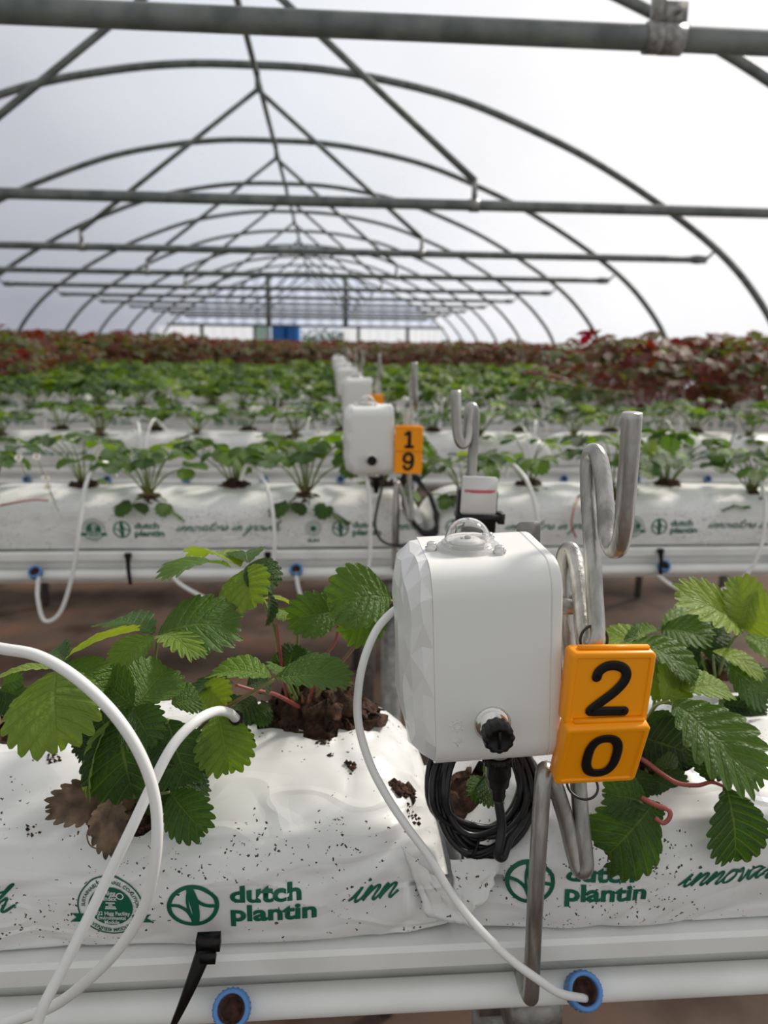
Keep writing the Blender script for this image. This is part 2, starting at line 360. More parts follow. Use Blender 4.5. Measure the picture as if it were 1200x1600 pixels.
# ------------------------------------------------------------------ the setting: ground, polythene, gable
TC = -0.56          # tunnel centre line
BAY = 2.254           # hoop spacing
def bar_y(k): return 1.99+BAY*k       # k = 0 is the nearest crossbar
NB = 11
END_Y = 24.75
HOOP = [(0,2.05),(0.5,2.04),(1.02,1.98),(1.65,1.85),(2.3,1.62),(2.8,1.40),(3.36,1.09),(3.85,0.76),(4.2,0.42),(4.45,0.05),(4.6,-0.5),(4.66,-1.70)]
def hoop_path(n=6):
    half = [(x, z) for x, z in HOOP]
    pts = [V((-x, 0, z)) for x, z in reversed(half[1:])] + [V((x, 0, z)) for x, z in half]
    return catmull(pts, n)
mb = MB(); gv = []
NX, NY = 60, 90
for j in range(NY+1):
    for i in range(NX+1):
        x = -14+28*i/NX; y = -2.5+44*(j/NY)**1.6
        gv.append((x, y, 0.02*noise.noise(V((x*1.3, y*1.3, 0)))-0.02))
mb.add(gv, [(j*(NX+1)+i, j*(NX+1)+i+1, (j+1)*(NX+1)+i+1, (j+1)*(NX+1)+i) for j in range(NY) for i in range(NX)])
tag(mb.build('floor', M['ground']), 'brown muddy ground fabric beneath the gutters', 'ground', kind='structure')
path = hoop_path(5)
mb = MB(); ys = [-2.4+ (END_Y+2.4)*j/60 for j in range(61)]; vs = []
for y in ys:
    ph = (((y-1.99)/BAY) % 1.0); sag = 0.05*math.sin(PI*ph)
    for p in path:
        nrm = V((p.x, 0, p.z+1.5)).normalized()
        q = p + nrm*(0.036-sag)
        vs.append((TC+q.x, y, CAMZ+q.z))
n = len(path)
mb.add(vs, [(j*n+i, j*n+i+1, (j+1)*n+i+1, (j+1)*n+i) for j in range(60) for i in range(n-1)])
tag(mb.build('ceiling', M['film']), 'translucent white polythene skin over the tunnel hoops', 'tunnel cover', kind='structure')
# gable sheet above the beam, with hanging pleats
GB = 0.47           # beam height above the camera
gable = []
mb = MB(); top = [p for p in path if p.z > GB]; nn = 90; xs = [top[0].x+(top[-1].x-top[0].x)*i/nn for i in range(nn+1)]
def hoop_z(x):
    for a, b in zip(path[:-1], path[1:]):
        if a.x <= x <= b.x and b.x > a.x: return a.z+(b.z-a.z)*(x-a.x)/(b.x-a.x)
    return GB
vs = []; 
for x in xs:
    zt = max(GB, hoop_z(x))
    for k in range(5): vs.append((TC+x, END_Y+0.05+0.05*math.sin(x*16), CAMZ+GB+(zt-GB)*k/4))
mb.add(vs, [(i*5+k, (i+1)*5+k, (i+1)*5+k+1, i*5+k+1) for i in range(nn) for k in range(4)])
tag(mb.build('wall_back', M['film_end']), 'bluish translucent gable sheet above the far beam', 'gable sheet', kind='structure')
# ------------------------------------------------------------------ tunnel steelwork
def at_t(x, y, z): return V((TC+x, y, CAMZ+z))
BH = 0.70
for k in range(NB):
    y = bar_y(k)
    if k >= 1:
        mb = MB(); tube(mb, [at_t(p.x, y, p.z) for p in path], 0.030, 12)
        tag(mb.build('tunnel_hoop', M['steel_dark'], origin=(TC, y, 0)), 'grey curved steel tunnel hoop, %s one from the camera' % ORD[k-1], 'hoop', 'tunnel hoops')
    else:
        mb = MB(); tube(mb, [at_t(p.x, y, p.z) for p in path], 0.030, 12)
        tag(mb.build('tunnel_hoop', M['steel_dark'], origin=(TC, y, 0)), 'grey steel hoop overhead, crossing behind the clamp in the top right corner', 'hoop', 'tunnel hoops')
    yb = y-0.055; hw = 3.58
    r = empty('crossbar', at_t(0, yb, BH))
    mb = MB(); pts = [at_t(-hw+2*hw*i/30, yb, BH) for i in range(31)]; rad = [0.0275]*31
    tube(mb, pts, rad, 16)
    child(mb.build('bar', M['steel_dark'], origin=at_t(0, yb, BH)), r)
    for s in (-1, 1):
        mb = MB(); tube(mb, [at_t(s*(hw-0.01), yb, BH), at_t(s*(hw+0.04), yb, BH), at_t(s*(hw+0.12), yb, BH)], [0.029, 0.036, 0.030], 12)
        c = at_t(s*(hw+0.12), yb, BH); tube(mb, [c, c+V((s*0.07, 0.03, 0.06))], 0.012, 8)
        child(mb.build('end_fitting', M['steel_dark'], origin=c), r)
    for s in (-1, 1):
        c = at_t(s*1.33, yb, BH); mb = MB()
        tube(mb, [c-V((0.025,0,0)), c+V((0.025,0,0))], 0.034, 16); box(mb, (c.x-0.012, c.y-0.015, c.z+0.02), (c.x+0.012, c.y+0.015, c.z+0.13))
        child(mb.build('clamp', M['steel'], origin=c), r)
        a = c+V((0,0,0.12)); b = at_t(0.05, yb+0.02, 1.87)
        mb = MB(); tube(mb, [a, a.lerp(b, .5), b], 0.019, 10)
        side = 'left' if s < 0 else 'right'
        tag(mb.build('diagonal_brace', M['steel_dark'], origin=a), 'slanting steel brace from ridge to %s side of the %s crossbar' % (side, 'nearest' if k == 0 else ORD[k]), 'brace', 'diagonal roof braces')
    tag(r, 'horizontal grey steel crossbar across the tunnel, %s' % ('nearest, at the top of the photo' if k == 0 else ORD[k]+' from the camera'), 'crossbar', 'tunnel crossbars')
    mb = MB(); tube(mb, [at_t(0.05, yb+0.02, 1.86), at_t(0.05, yb+0.02, 2.0)], 0.02, 8); child(mb.build('hanger', M['steel_dark'], origin=at_t(0.05, yb+0.02, 1.86)), r)
    if k == 0:
        c = at_t(0, yb, BH); q = P(1050, 42, yb); mb = MB()
        tube(mb, [V((q.x-0.026, yb, c.z)), V((q.x+0.026, yb, c.z))], 0.0345, 20)
        box(mb, (q.x-0.03, yb-0.012, c.z+0.028), (q.x+0.03, yb+0.03, c.z+0.075))
        tube(mb, [V((q.x+0.005, yb-0.03, c.z+0.052)), V((q.x+0.005, yb+0.045, c.z+0.052))], 0.008, 6)
        child(mb.build('clamp', M['steel'], origin=(q.x, yb, c.z)), r)
mb = MB(); tube(mb, [at_t(0.04, -2+ (END_Y+2)*i/20, 1.995) for i in range(21)], 0.022, 10)
tag(mb.build('ridge_purlin', M['steel_dark']), 'straight steel ridge tube running along the tunnel under the hoop tops', 'purlin')
# gable framing
r = empty('tunnel_gable', at_t(0, END_Y, 0))
mb = MB(); box(mb, (TC-4.3, END_Y-0.05, CAMZ+GB-0.04), (TC+4.3, END_Y+0.02, CAMZ+GB+0.04)); child(mb.build('beam', M['steel_dark'], origin=at_t(0,END_Y,GB)), r)
for px in (420, 540):
    q = P(px, 500, END_Y); mb = MB(); box(mb, (q.x-0.07, END_Y-0.06, CAMZ+GB), (q.x+0.07, END_Y+0.02, CAMZ+hoop_z(q.x-TC)-0.03)); child(mb.build('upright', M['steel_dark'], origin=(q.x,END_Y,CAMZ+GB)), r)
for px in (315, 398, 560, 637):
    q = P(px, 500, END_Y); mb = MB(); box(mb, (q.x-0.05, END_Y-0.06, 0), (q.x+0.05, END_Y+0.02, CAMZ+GB-0.04)); child(mb.build('door_post', M['steel_dark'], origin=(q.x,END_Y,0)), r)
tag(r, 'far end of the tunnel with its beam, posts and white sheet panels', 'gable')
for (a, b, lab) in ((245, 313, 'white sheet panel in far gable, leftmost'), (318, 395, 'white sheet panel in far gable, left of the blue tanks'), (537, 558, 'narrow grey-white sheet beside the far doorway'), (563, 634, 'white sheet panel in far gable, right of the doorway'), (640, 690, 'white sheet panel in far gable, rightmost')):
    xa = P(a, 520, END_Y).x; xb = P(b, 520, END_Y).x; mb = MB(); nn = 24; vs = []
    for i in range(nn+1):
        x = xa+(xb-xa)*i/nn
        for z in (0.0, CAMZ+GB-0.05): vs.append((x, END_Y+0.06+0.006*math.sin(i*1.3), z))
    mb.add(vs, [(i*2, i*2+2, i*2+3, i*2+1) for i in range(nn)])
    o = mb.build('sheet_panel', M['panel'], origin=(xa, END_Y, 0)); child(o, r); o['label'] = lab
# beyond the doorway
for (px, wpx, lab, mk) in ((436, 22, 'blue water tank beyond the far gable, left one', 'tank'), (458, 22, 'blue water tank beyond the far gable, right one', 'tank'), (411, 22, 'pale green tank beyond the far gable', 'tank_green')):
    q = P(px, 520, END_Y+3); rr = wpx*0.5/FPX*(END_Y+3); mb = MB(); h = P(px, 508, END_Y+3).z+0.15
    lathe(mb, [(0,0),(rr,0),(rr,h*.3),(rr*1.04,h*.31),(rr,h*.33),(rr,h*.62),(rr*1.04,h*.64),(rr,h*.66),(rr,h*.9),(rr*.8,h),(0,h)], (q.x, END_Y+3, 0), n=24)
    tag(mb.build('water_tank', M[mk]), lab, 'tank', 'tanks beyond the gable')
rnd = random.Random(5)
mb = MB()
for i in range(1500):
    q = P(rnd.uniform(472, 545), 520, END_Y+5); c = V((q.x, END_Y+5+rnd.uniform(-.6,.6), rnd.uniform(0.1, 2.15)-0.3*rnd.random())); a = rnd.random()*PI; s = rnd.uniform(.05,.11)
    d1 = V((math.cos(a), math.sin(a)*.4, rnd.uniform(-1,1))).normalized()*s; d2 = V((-math.sin(a), rnd.uniform(-1,1), math.cos(a))).normalized()*s*.5
    mb.add([c-d1, c-d2, c+d1, c+d2], [(0,1,2,3)], uvs=[(0.5,0.5)]*4, tint=rnd.random())
tube(mb, [(P(508,520,END_Y+5).x, END_Y+5, 0), (P(508,520,END_Y+5).x, END_Y+5, 1.6)], 0.05, 8)
tag(mb.build('bush', M['bush']), 'dark green bush seen through the far doorway', 'bush')

# ------------------------------------------------------------------ rows: gutters, pipes, posts
SP = 1.09
NROW = 21
def row_y(n): return 0.595 + SP*(n-1)      # centre line of row n
X0, X1 = TC-4.05, TC+4.05
GZ = CAMZ-0.428                            # where the bags lie
PIPE_DY, PIPE_Z, PIPE_R = -0.112, CAMZ-0.479, 0.0117
CONN = 0.2655
prof = [(-0.110,0.0),(-0.121,0.0),(-0.123,-0.004),(-0.122,-0.018),(-0.117,-0.021),(-0.104,-0.023),(-0.101,-0.030),(-0.098,-0.062),(-0.090,-0.075),(-0.02,-0.078),(0.0,-0.074),(0.02,-0.078),(0.090,-0.075),(0.098,-0.062),(0.101,-0.030),(0.104,-0.023),(0.117,-0.021),(0.122,-0.018),(0.123,-0.004),(0.121,0.0),(0.110,0.0),(0.095,-0.004),(0.0,-0.008),(-0.095,-0.004)]
def gutter_mesh():
    mb = MB(); loops = [[V((x, a, b)) for a, b in prof] for x in [X0+(X1-X0)*i/8 for i in range(9)]]
    loft(mb, loops); return mb
g0 = gutter_mesh().build('gutter', M['pvc']); auto_smooth(g0, 25)
def pipe_mesh():
    mb = MB(); tube(mb, [V((X0+(X1-X0)*i/10, 0, 0)) for i in range(11)], PIPE_R, 20); return mb
p0 = pipe_mesh().build('pipe_body', M['pvc'])
gutters = {}
def conn_proto():
    """blue collar with a dark open throat, on a short stub, facing the aisle"""
    mb = MB(); n = 30; Rr = 0.0132
    ax = V((0,-1,0.95))
    lathe(mb, [(0.0085,-0.004),(0.0115,0.0),(Rr,0.002),(Rr,0.013),(0.0125,0.0145),(0.0100,0.0145),(0.0096,0.012),(0.0096,0.002)], (0,-0.0095,0.0050), ax, n)
    for k in range(24):
        a = 2*PI*k/24
        u = V((1,0,0)); w2 = ax.normalized().cross(u)
        c = V((0,-0.0095,0.0050))+ax.normalized()*0.0075+(u*math.cos(a)+w2*math.sin(a))*Rr
        tube(mb, [c-ax.normalized()*0.005, c+ax.normalized()*0.005], 0.0006, 4)
    me = mb.mesh('connector', M['blue'])
    mb = MB(); lathe(mb, [(0.0097,0.0105),(0.0078,0.009),(0.0068,0.003),(0,0.0028)], (0,-0.0095,0.0050), ax, n)
    me2 = mb.mesh('throat', M['rust']); return me, me2
cm, cm2 = conn_proto()
def conn_x(n):
    """x positions of the feed connectors of row n"""
    base = P(363,1578,0.47).x if n == 1 else (P(60,897,row_y(2)+PIPE_DY).x if n == 2 else 0.05*((n*7)%5))
    cs = 0.2580 if n == 1 else CONN
    k0 = math.ceil((X0+0.1-base)/cs); out = []
    while base+k0*cs < X1-0.1: out.append(base+k0*cs); k0 += 1
    return out
for n in range(1, NROW+1):
    y = row_y(n)
    g = g0 if n == 1 else g0.copy()
    if n > 1: C.objects.link(g)
    g.location = (0, y, GZ); tag(g, 'white plastic growing gutter carrying the %s of bags' % (nth_row(n)), 'gutter', 'growing gutters'); gutters[n] = g
    r = empty('feed_pipe', (0, y+PIPE_DY, PIPE_Z))
    b = p0 if n == 1 else p0.copy()
    if n > 1: C.objects.link(b)
    b.parent = r
    if n <= 6:
        for x in conn_x(n):
            if abs(x-0.05) > 0.62*(y)+0.25: continue
            o = bpy.data.objects.new('connector', cm); C.objects.link(o); o.parent = r; o.location = (x, 0, 0); o['label'] = 'ribbed blue collar'
            q = bpy.data.objects.new('throat', cm2); C.objects.link(q); q.parent = o; q['label'] = 'rust brown opening'
    tag(r, 'round white feed pipe along the front of the %s gutter' % ('nearest' if n == 1 else ORD[n-1]), 'pipe', 'feed pipes under the gutters')
# support posts
def post(n, x, lab, rr=0.024):
    y = row_y(n)
    r = empty('support_post', (x, y, 0)); mb = MB()
    tube(mb, [(0,0,-0.01),(0,0,GZ-0.12)], rr, 20); mb.build('pole', M['steel'], r)
    mb = MB(); box(mb, (-0.02,-0.10,GZ-0.122),(0.02,0.10,GZ-0.079)); box(mb, (-0.03,-0.03,GZ-0.16),(0.03,0.03,GZ-0.12)); mb.build('bracket', M['steel'], r)
    tag(r, lab, 'post', 'gutter support posts')
post(1, P(785,1580,0.60).x, 'thick grey steel post under the nearest gutter, below the number tags', 0.030)
post(2, P(612,1000,row_y(2)).x, 'grey steel post under the second gutter, behind the nearest sensor box')
post(2, P(612,1000,row_y(2)).x-2.0, 'grey steel post under the second gutter near the left end')
for n in range(3, 9):
    for k in (-1, 0, 1): post(n, 0.16+k*2.0, 'grey steel post under the %s gutter, %s' % (ORD[n-1], {-1:'left one',0:'middle one',1:'right one'}[k]))
# black straps round gutter
def strap(n, p_top, p_bot, w0, w1, lab):
    r = empty('strap', p_top); mb = MB(); a = V(p_top); b = V(p_bot); vs = []; m = 10
    for i in range(m+1):
        t = i/m; c = a.lerp(b, t); c.y -= 0.006*math.sin(PI*t); hw = (w0+(w1-w0)*t)*0.5
        for dx, dy in ((-hw,0),(-hw*.8,-0.003),(hw*.8,-0.003),(hw,0),(hw*.8,0.001),(-hw*.8,0.001)): vs.append(c+V((dx,dy,0))-a)
    mb.add(vs, [(i*6+k, i*6+(k+1)%6, (i+1)*6+(k+1)%6, (i+1)*6+k) for i in range(m) for k in range(6)] + [tuple(range(6)), tuple(range(m*6, m*6+6))])
    mb.build('band', M['black'], r)
    mb = MB(); box(mb, (-w0*.62,-0.005,-0.006),(w0*.62,0.004,0.003)); box(mb, (-w0*.4,-0.008,-0.013),(w0*.4,-0.001,-0.006)); mb.build('buckle', M['black'], r)
    tag(r, lab, 'strap', 'black gutter straps')
strap(1, P(326,1468,0.462), P(272,1598,0.455), 0.013, 0.0048, 'black tapering plastic strap slanting over the nearest gutter and pipe')
for n, px, lab in ((2,199,'black strap on the second gutter, left one'),(2,418,'black strap on the second gutter, behind the curled leaf'),(2,1033,'black strap on the second gutter, at the right')):
    ys_ = row_y(n)-0.128; a = P(px, 850, ys_); a.z = GZ-0.004; strap(n, a, V((a.x+0.002, row_y(n)+PIPE_DY-0.018, PIPE_Z-0.016)), 0.010, 0.007, lab)
# ------------------------------------------------------------------ grow bags with printing
BW, BHT = 0.224, 0.115
def bag_pt(u, a, Lb, seed, fine):
    c, s = math.cos(a), math.sin(a)
    e = min(1.0, max(0.0, (Lb/2-abs(u))/0.085)); f = max(0.10, math.sqrt(max(0, 1-(1-e)**2.0)))
    nn = (2.5 if fine else 3.1) if s > 0 else 8.0
    y = -BW/2*math.copysign(abs(c)**(2/nn), c)*(0.93+0.07*f)
    z = BHT*0.44 + (BHT*0.56*f if s > 0 else BHT*0.44)*math.copysign(abs(s)**(2/nn), s)
    if s > 0 and f < 1: z = BHT*0.44*(0.45+0.55*f) + BHT*0.56*f*abs(s)**(2/nn)
    z = max(z, 0.0)
    p = V((u, y, z))
    q = p*1.0 + V((seed*3.1, 0, 0))
    sag = 0.007*noise.noise(q*7) + 0.004*noise.noise(V((q.x*5, q.y*14, q.z*20)))
    if fine:
        r1 = 1-abs(noise.noise(V((q.x*9+q.z*14, q.y*10, q.z*30-q.x*6)))*2.4); r1 = max(0, r1)**3
        sag -= 0.0030*r1
        endk = max(0.0, 1-e)
        r2 = 1-abs(noise.noise(V((u*6, math.atan2(z-0.04, y)*2.6, seed)))*2.2); sag -= 0.008*endk*max(0, r2)**2
        r3 = 1-abs(noise.noise(V((q.x*16, q.y*5, q.z*50+q.x*22)))*3); sag += 0.0024*max(0, r3)**3*(0.35+endk)
        if s > -0.2 and c > 0: sag += 0.0030*math.exp(-((z-0.088-0.004*noise.noise(V((u*6,0,seed))))/0.0035)**2)
    nrm = V((0, y/(BW/2), (z-BHT*0.45)/(BHT/2))); nrm = nrm.normalized() if nrm.length > 1e-4 else V((0,0,1))
    k = 1.0 if z > 0.012 else z/0.012
    p += nrm*sag*k
    p.z = max(p.z, 0.0)
    return p
def bag_mesh(Lb, seed, nu, nv, fine=False, holes=()):
    us = []
    for i in range(nu+1):
        t = -1+2*i/nu; us.append(Lb/2*math.copysign(1-(1-abs(t))**1.35, t))
    mb = MB(); vs = []
    for u in us:
        for k in range(nv): vs.append(bag_pt(u, 2*PI*k/nv, Lb, seed, fine))
    def hd(p, h, i_):
        w_ = 1+0.12*math.sin(5*math.atan2(p.y-h[1], p.x-h[0])+i_*2)
        return math.sqrt(((p.x-h[0])/(h[3]*w_))**2+((p.y-h[1])**2+(p.z-h[2])**2)/(h[4]*w_)**2)
    inner = set()
    for i_, h in enumerate(holes):
        hc_ = V(h[:3])
        for j in range(len(vs)):
            if abs(vs[j].x-h[0]) > .09: continue
            d = hd(vs[j], h, i_)
            if d < 1.0: inner.add(j)
            if 0.80 < d < 1.14: vs[j] = hc_+(vs[j]-hc_)/d
    fs = []
    for i in range(nu):
        for k in range(nv):
            q = (i*nv+k, (i+1)*nv+k, (i+1)*nv+(k+1)%nv, i*nv+(k+1)%nv)
            if holes and sum(j in inner for j in q) >= 3: continue
            fs.append(q)
    fs.append(tuple(range(nv))); fs.append(tuple(nu*nv+k for k in reversed(range(nv))))
    mb.add(vs, fs); return mb
def text2d(s, width=None, height=None, bold=0.0, shear=0.0, spacing=1.0):
    cu = bpy.data.curves.new('t', 'FONT'); cu.body = s; cu.size = 1; cu.offset = bold; cu.shear = shear; cu.space_character = spacing; cu.resolution_u = 4
    o = bpy.data.objects.new('t', cu); C.objects.link(o); bpy.context.view_layer.update()
    me = o.evaluated_get(bpy.context.evaluated_depsgraph_get()).to_mesh()
    vs = [(v.co.x, v.co.y) for v in me.vertices]; fs = [tuple(p.vertices) for p in me.polygons]
    bpy.data.objects.remove(o); bpy.data.curves.remove(cu)
    x0 = min(v[0] for v in vs); x1 = max(v[0] for v in vs)
    k = (width/(x1-x0)) if width else 1.0
    kz = height if height else k          # size of one em in height
    return [((x-x0)*k, z*kz) for x, z in vs], fs
def ribbon2d(pts, wd, closed=False):
    m = len(pts); vs = []; fs = []
    for i in range(m):
        a = pts[(i-1)%m] if (closed or i > 0) else pts[0]; b = pts[(i+1)%m] if (closed or i < m-1) else pts[-1]
        d = V((b[0]-a[0], b[1]-a[1])); d = d.normalized() if d.length > 1e-9 else V((1,0))
        w_ = wd[i] if isinstance(wd, list) else wd
        vs += [(pts[i][0]-d.y*w_/2, pts[i][1]+d.x*w_/2), (pts[i][0]+d.y*w_/2, pts[i][1]-d.x*w_/2)]
    for i in range(m if closed else m-1):
        j = (i+1) % m; fs.append((i*2, i*2+1, j*2+1, j*2))
    return vs, fs
class Flat:
    def __init__(s): s.v=[]; s.f=[]; s.m=[]; s.lift=[]
    def add(s, vf, dx=0, dz=0, mi=0, lift=0.0):
        vs, fs = vf; o = len(s.v); s.v += [(x+dx, z+dz) for x, z in vs]; s.lift += [lift]*len(vs)
        s.f += [tuple(i+o for i in f) for f in fs]; s.m += [mi]*len(fs); return s
def sm2(pts, n=5, closed=False): return [(p.x, p.y) for p in catmull([V((a, b, 0)) for a, b in pts], n, closed)]
CUR = {
 'i': ([[(0,.1),(.2,.6),(.3,1),(.26,.4),(.36,.03),(.52,.1),(.7,.42)], [(.42,1.4),(.5,1.52)]], .62),
 'n': ([[(0,.42),(.14,1),(.15,.5),(.1,0),(.25,.6),(.45,.98),(.58,.8),(.54,.2),(.66,0),(.86,.4)]], .80),
 'o': ([[(.5,.92),(.2,.9),(.04,.45),(.18,.03),(.44,.1),(.58,.55),(.48,.93),(.62,.8),(.85,.9)]], .76),
 'v': ([[(0,.9),(.12,.9),(.2,.4),(.3,0),(.48,.5),(.55,.98),(.72,.85)]], .62),
 'a': ([[(.55,.86),(.3,1),(.06,.6),(.1,.1),(.3,.05),(.5,.5),(.58,.95),(.54,.3),(.66,.02),(.86,.4)]], .80),
 't': ([[(.0,.4),(.3,1.2),(.42,1.9),(.32,1),(.28,.2),(.42,0),(.66,.4)], [(-.05,1.22),(.3,1.3),(.8,1.42)]], .60),
 'r': ([[(0,.4),(.14,1.08),(.22,.85),(.5,.9),(.42,.4),(.5,.03),(.7,.4)]], .64),
 's': ([[(0,.3),(.28,.8),(.36,1.05),(.5,.5),(.38,.04),(.08,.1),(.4,.1),(.7,.4)]], .62),
 'g': ([[(.55,.88),(.3,1),(.05,.6),(.14,.1),(.4,.2),(.56,.95),(.48,-.4),(.28,-1.1),(.08,-.85),(.42,-.1),(.82,.4)]], .78),
 'w': ([[(0,.9),(.08,.3),(.22,0),(.42,.7),(.48,.2),(.62,0),(.84,.6),(.86,.95),(1.05,.85)]], .98),
 'h': ([[(0,.4),(.34,1.6),(.42,2.0),(.25,1.6),(.12,0),(.3,.7),(.5,.95),(.56,.6),(.58,.1),(.74,0),(1.05,.5)]], .90),
 'u': ([[(0,.92),(.06,.25),(.22,0),(.48,.5),(.56,.95),(.54,.25),(.68,0),(.88,.4)]], .82),
 'l': ([[(0,.3),(.35,1.6),(.28,2),(.15,1.4),(.14,.2),(.3,0),(.52,.4)]], .50),
 'f': ([[(0,.3),(.4,1.7),(.3,2),(.2,1.2),(.08,-.8),(.2,-1),(.28,-.3),(.58,.4)]], .55),
 'e': ([[(0,.4),(.35,.6),(.3,.95),(.05,.7),(.1,.1),(.4,.04),(.7,.4)]], .62), ' ': ([], .55)}
def cursive(s, xh, pen=0.0018, slant=0.42):
    F = Flat(); x = 0
    for ch in s:
        st, adv = CUR[ch]
        for p in st:
            q = sm2(p, 5); q = [((x+a+slant*b)*xh*1.42, b*xh) for a, b in q]
            wd = [pen*(0.75+0.5*abs(math.sin(i*0.37))) for i in range(len(q))]
            F.add(ribbon2d(q, wd))
        x += adv
    return F, x*xh
def circ(r, n=40, a0=0): return [(r*math.cos(a0+2*PI*i/n), r*math.sin(a0+2*PI*i/n)) for i in range(n)]
def disc2d(r, n=36, rings=4):
    vs = [(0,0)]; fs = []
    for k in range(1, rings+1): vs += circ(r*k/rings, n)
    for i in range(n): fs.append((0, 1+i, 1+(i+1)%n))
    for k in range(rings-1):
        for i in range(n): fs.append((1+k*n+i, 1+(k+1)*n+i, 1+(k+1)*n+(i+1)%n, 1+k*n+(i+1)%n))
    return vs, fs
def logo2d(r):
    F = Flat(); F.add(ribbon2d(circ(r*0.92, 44), r*0.17, True))
    w_ = r*0.15
    F.add(ribbon2d([(x*r, z*r) for x, z in sm2([(-.10,.95),(.06,.62),(.16,.1),(.12,-.5),(.04,-.92)])], w_))
    F.add(ribbon2d([(x*r, z*r) for x, z in sm2([(-.10,.95),(-.2,.4),(-.16,-.2),(.02,-.92)])], w_*.7))
    F.add(ribbon2d([(x*r, z*r) for x, z in sm2([(-.93,.12),(-.55,.05),(-.25,-.2),(-.08,-.55),(.02,-.92)])], w_))
    F.add(ribbon2d([(x*r, z*r) for x, z in sm2([(-.06,.9),(.12,.35),(.45,.02),(.92,-.10)])], w_))
    F.add(ribbon2d([(x*r, z*r) for x, z in sm2([(-.10,.92),(.0,.3),(.1,-.3),(.04,-.92)])], w_*1.9))
    return F
def brand2d():
    F = Flat(); F.add(text2d('dutch', 0.050, 0.0185, bold=0.035), 0, 0.0015); F.add(text2d('plantin', 0.0605, 0.0185, bold=0.035), 0, -0.0145); return F
def arc_text(F, s, r, a_mid, size, mi, flip=False, lift=0):
    vs, fs = text2d(s, None, None, bold=0.02); k = size
    wdt = max(v[0] for v in vs)*k; out = []
    for x, z in vs:
        x = x*k-wdt/2; z = z*k
        if flip: a = a_mid + x/r; rr = r-z
        else: a = a_mid - x/r; rr = r+z
        out.append((rr*math.cos(a), rr*math.sin(a)))
    F.add((out, fs), 0, 0, mi, lift)
def badge2d(r):
    F = Flat(); F.add(ribbon2d(circ(r*0.97, 48), r*0.045, True)); F.add(disc2d(r*0.66), 0, 0, 0)
    for s in (-1, 1): F.add(([(s*r*.62,-r*.28),(s*r*1.18,-r*.26),(s*r*1.05,-r*.40),(s*r*1.24,-r*.56),(s*r*.60,-r*.56)], [(0,1,2,4) if s<0 else (0,4,2,1), (2,3,4) if s < 0 else (4,3,2)]))
    arc_text(F, 'SUSTAINABLE APPAREL COALITION', r*0.76, PI/2, r*0.15, 0); arc_text(F, 'VERIFIED MODULE', r*0.90, -PI/2, r*0.17, 0, True)
    def row(s, wd, z, h): 
        t = text2d(s, wd*r, h*r, bold=0.02); F.add(t, -wd*r/2, z*r, 1, 0.00025)
    row('Higg', .36, .40, .22); row('Index', .40, .22, .22); row('2022 Higg Facility', 1.12, -.30, .19); row('Environmental', .84, -.46, .19); row('Module', .44, -.62, .19)
    F.add(ribbon2d([(x*r, z*r) for x, z in circ(.10, 14)], r*.035, True), .30*r, .38*r, 1, .00025)
    for z, w_ in ((.14,.28),(.07,.12),(.0,.3),(-.06,.34)): F.add(ribbon2d([(-w_/2*r, z*r), (w_/2*r, z*r)], r*.045), 0, 0, 1, .00025)
    return F
def sunbadge2d(r):
    F = Flat(); F.add(disc2d(r*0.34)); F.add(ribbon2d(circ(r*0.5, 30), r*0.05, True))
    for k in range(16):
        a = 2*PI*k/16; F.add(ribbon2d([(r*.62*math.cos(a), r*.62*math.sin(a)), (r*.95*math.cos(a), r*.95*math.sin(a))], r*0.10))
    F.add(text2d('SUN', r*1.3, r*.5, bold=.04), -r*.65, -r*1.55)
    return F
def project(F, bvh, name, parent, dx, dz, eps=0.0006, tmin=0):
    """lays flat printing on the front of the bag"""
    keep = {}; vs = []
    for i, (x, z) in enumerate(F.v):
        hit = bvh.ray_cast(V((x+dx, -0.5, z+dz)), V((0,1,0)))
        if hit[0] is not None and hit[0].y < 0.02: keep[i] = len(vs); vs.append((x+dx, hit[0].y-eps-F.lift[i], z+dz))
    fs = []; mi = []
    for f, m_ in zip(F.f, F.m):
        if all(i in keep for i in f): fs.append(tuple(keep[i] for i in f)); mi.append(m_)
    if not fs: return None
    mb = MB(); mb.v = vs; mb.f = fs; mb.mi = mi; mb.tint = [0.5]*len(vs)
    return mb.build(name, [M['print'], M['print_white']], parent)
SLOGAN, SLW = cursive('innovators in growth', 0.0106)
SLOGAN2, SLW2 = cursive('innovators in life', 0.0106)
LOGO, BRAND, BADGE, SUNB = logo2d(0.0178), brand2d(), badge2d(0.0235), sunbadge2d(0.019)
def make_bag(Lb, seed, logos, nu=60, nv=40, fine=False, holes=(), simple=False, zc=0.048, last=None):
    mbm = bag_mesh(Lb, seed, nu, nv, fine, holes)
    bag = mbm.build('grow_bag', M['bag'])
    bvh = BVHTree.FromPolygons([V(v) for v in mbm.v], mbm.f)
    for k, lx in enumerate(logos):
        def pr(F, nm, x, z, lab=None):
            o = project(F, bvh, nm, bag, x, z)
            if o and lab: o['label'] = lab
        pr(LOGO, 'logo', lx, zc, 'round green leaf logo'); pr(BRAND, 'brand_lettering', lx+0.0255, zc, 'green words dutch plantin')
        pr(last if (last and k == len(logos)-1) else (SLOGAN if k % 2 == 0 else SLOGAN2), 'slogan_lettering', lx+0.108, zc-0.004, 'green handwritten slogan')
        if k > 0 or lx-0.057 > -Lb/2+0.03: pr(SUNB if (k+seed) % 2 else BADGE, 'badge', lx-0.057, zc, 'round green badge')
    return bag, bvh
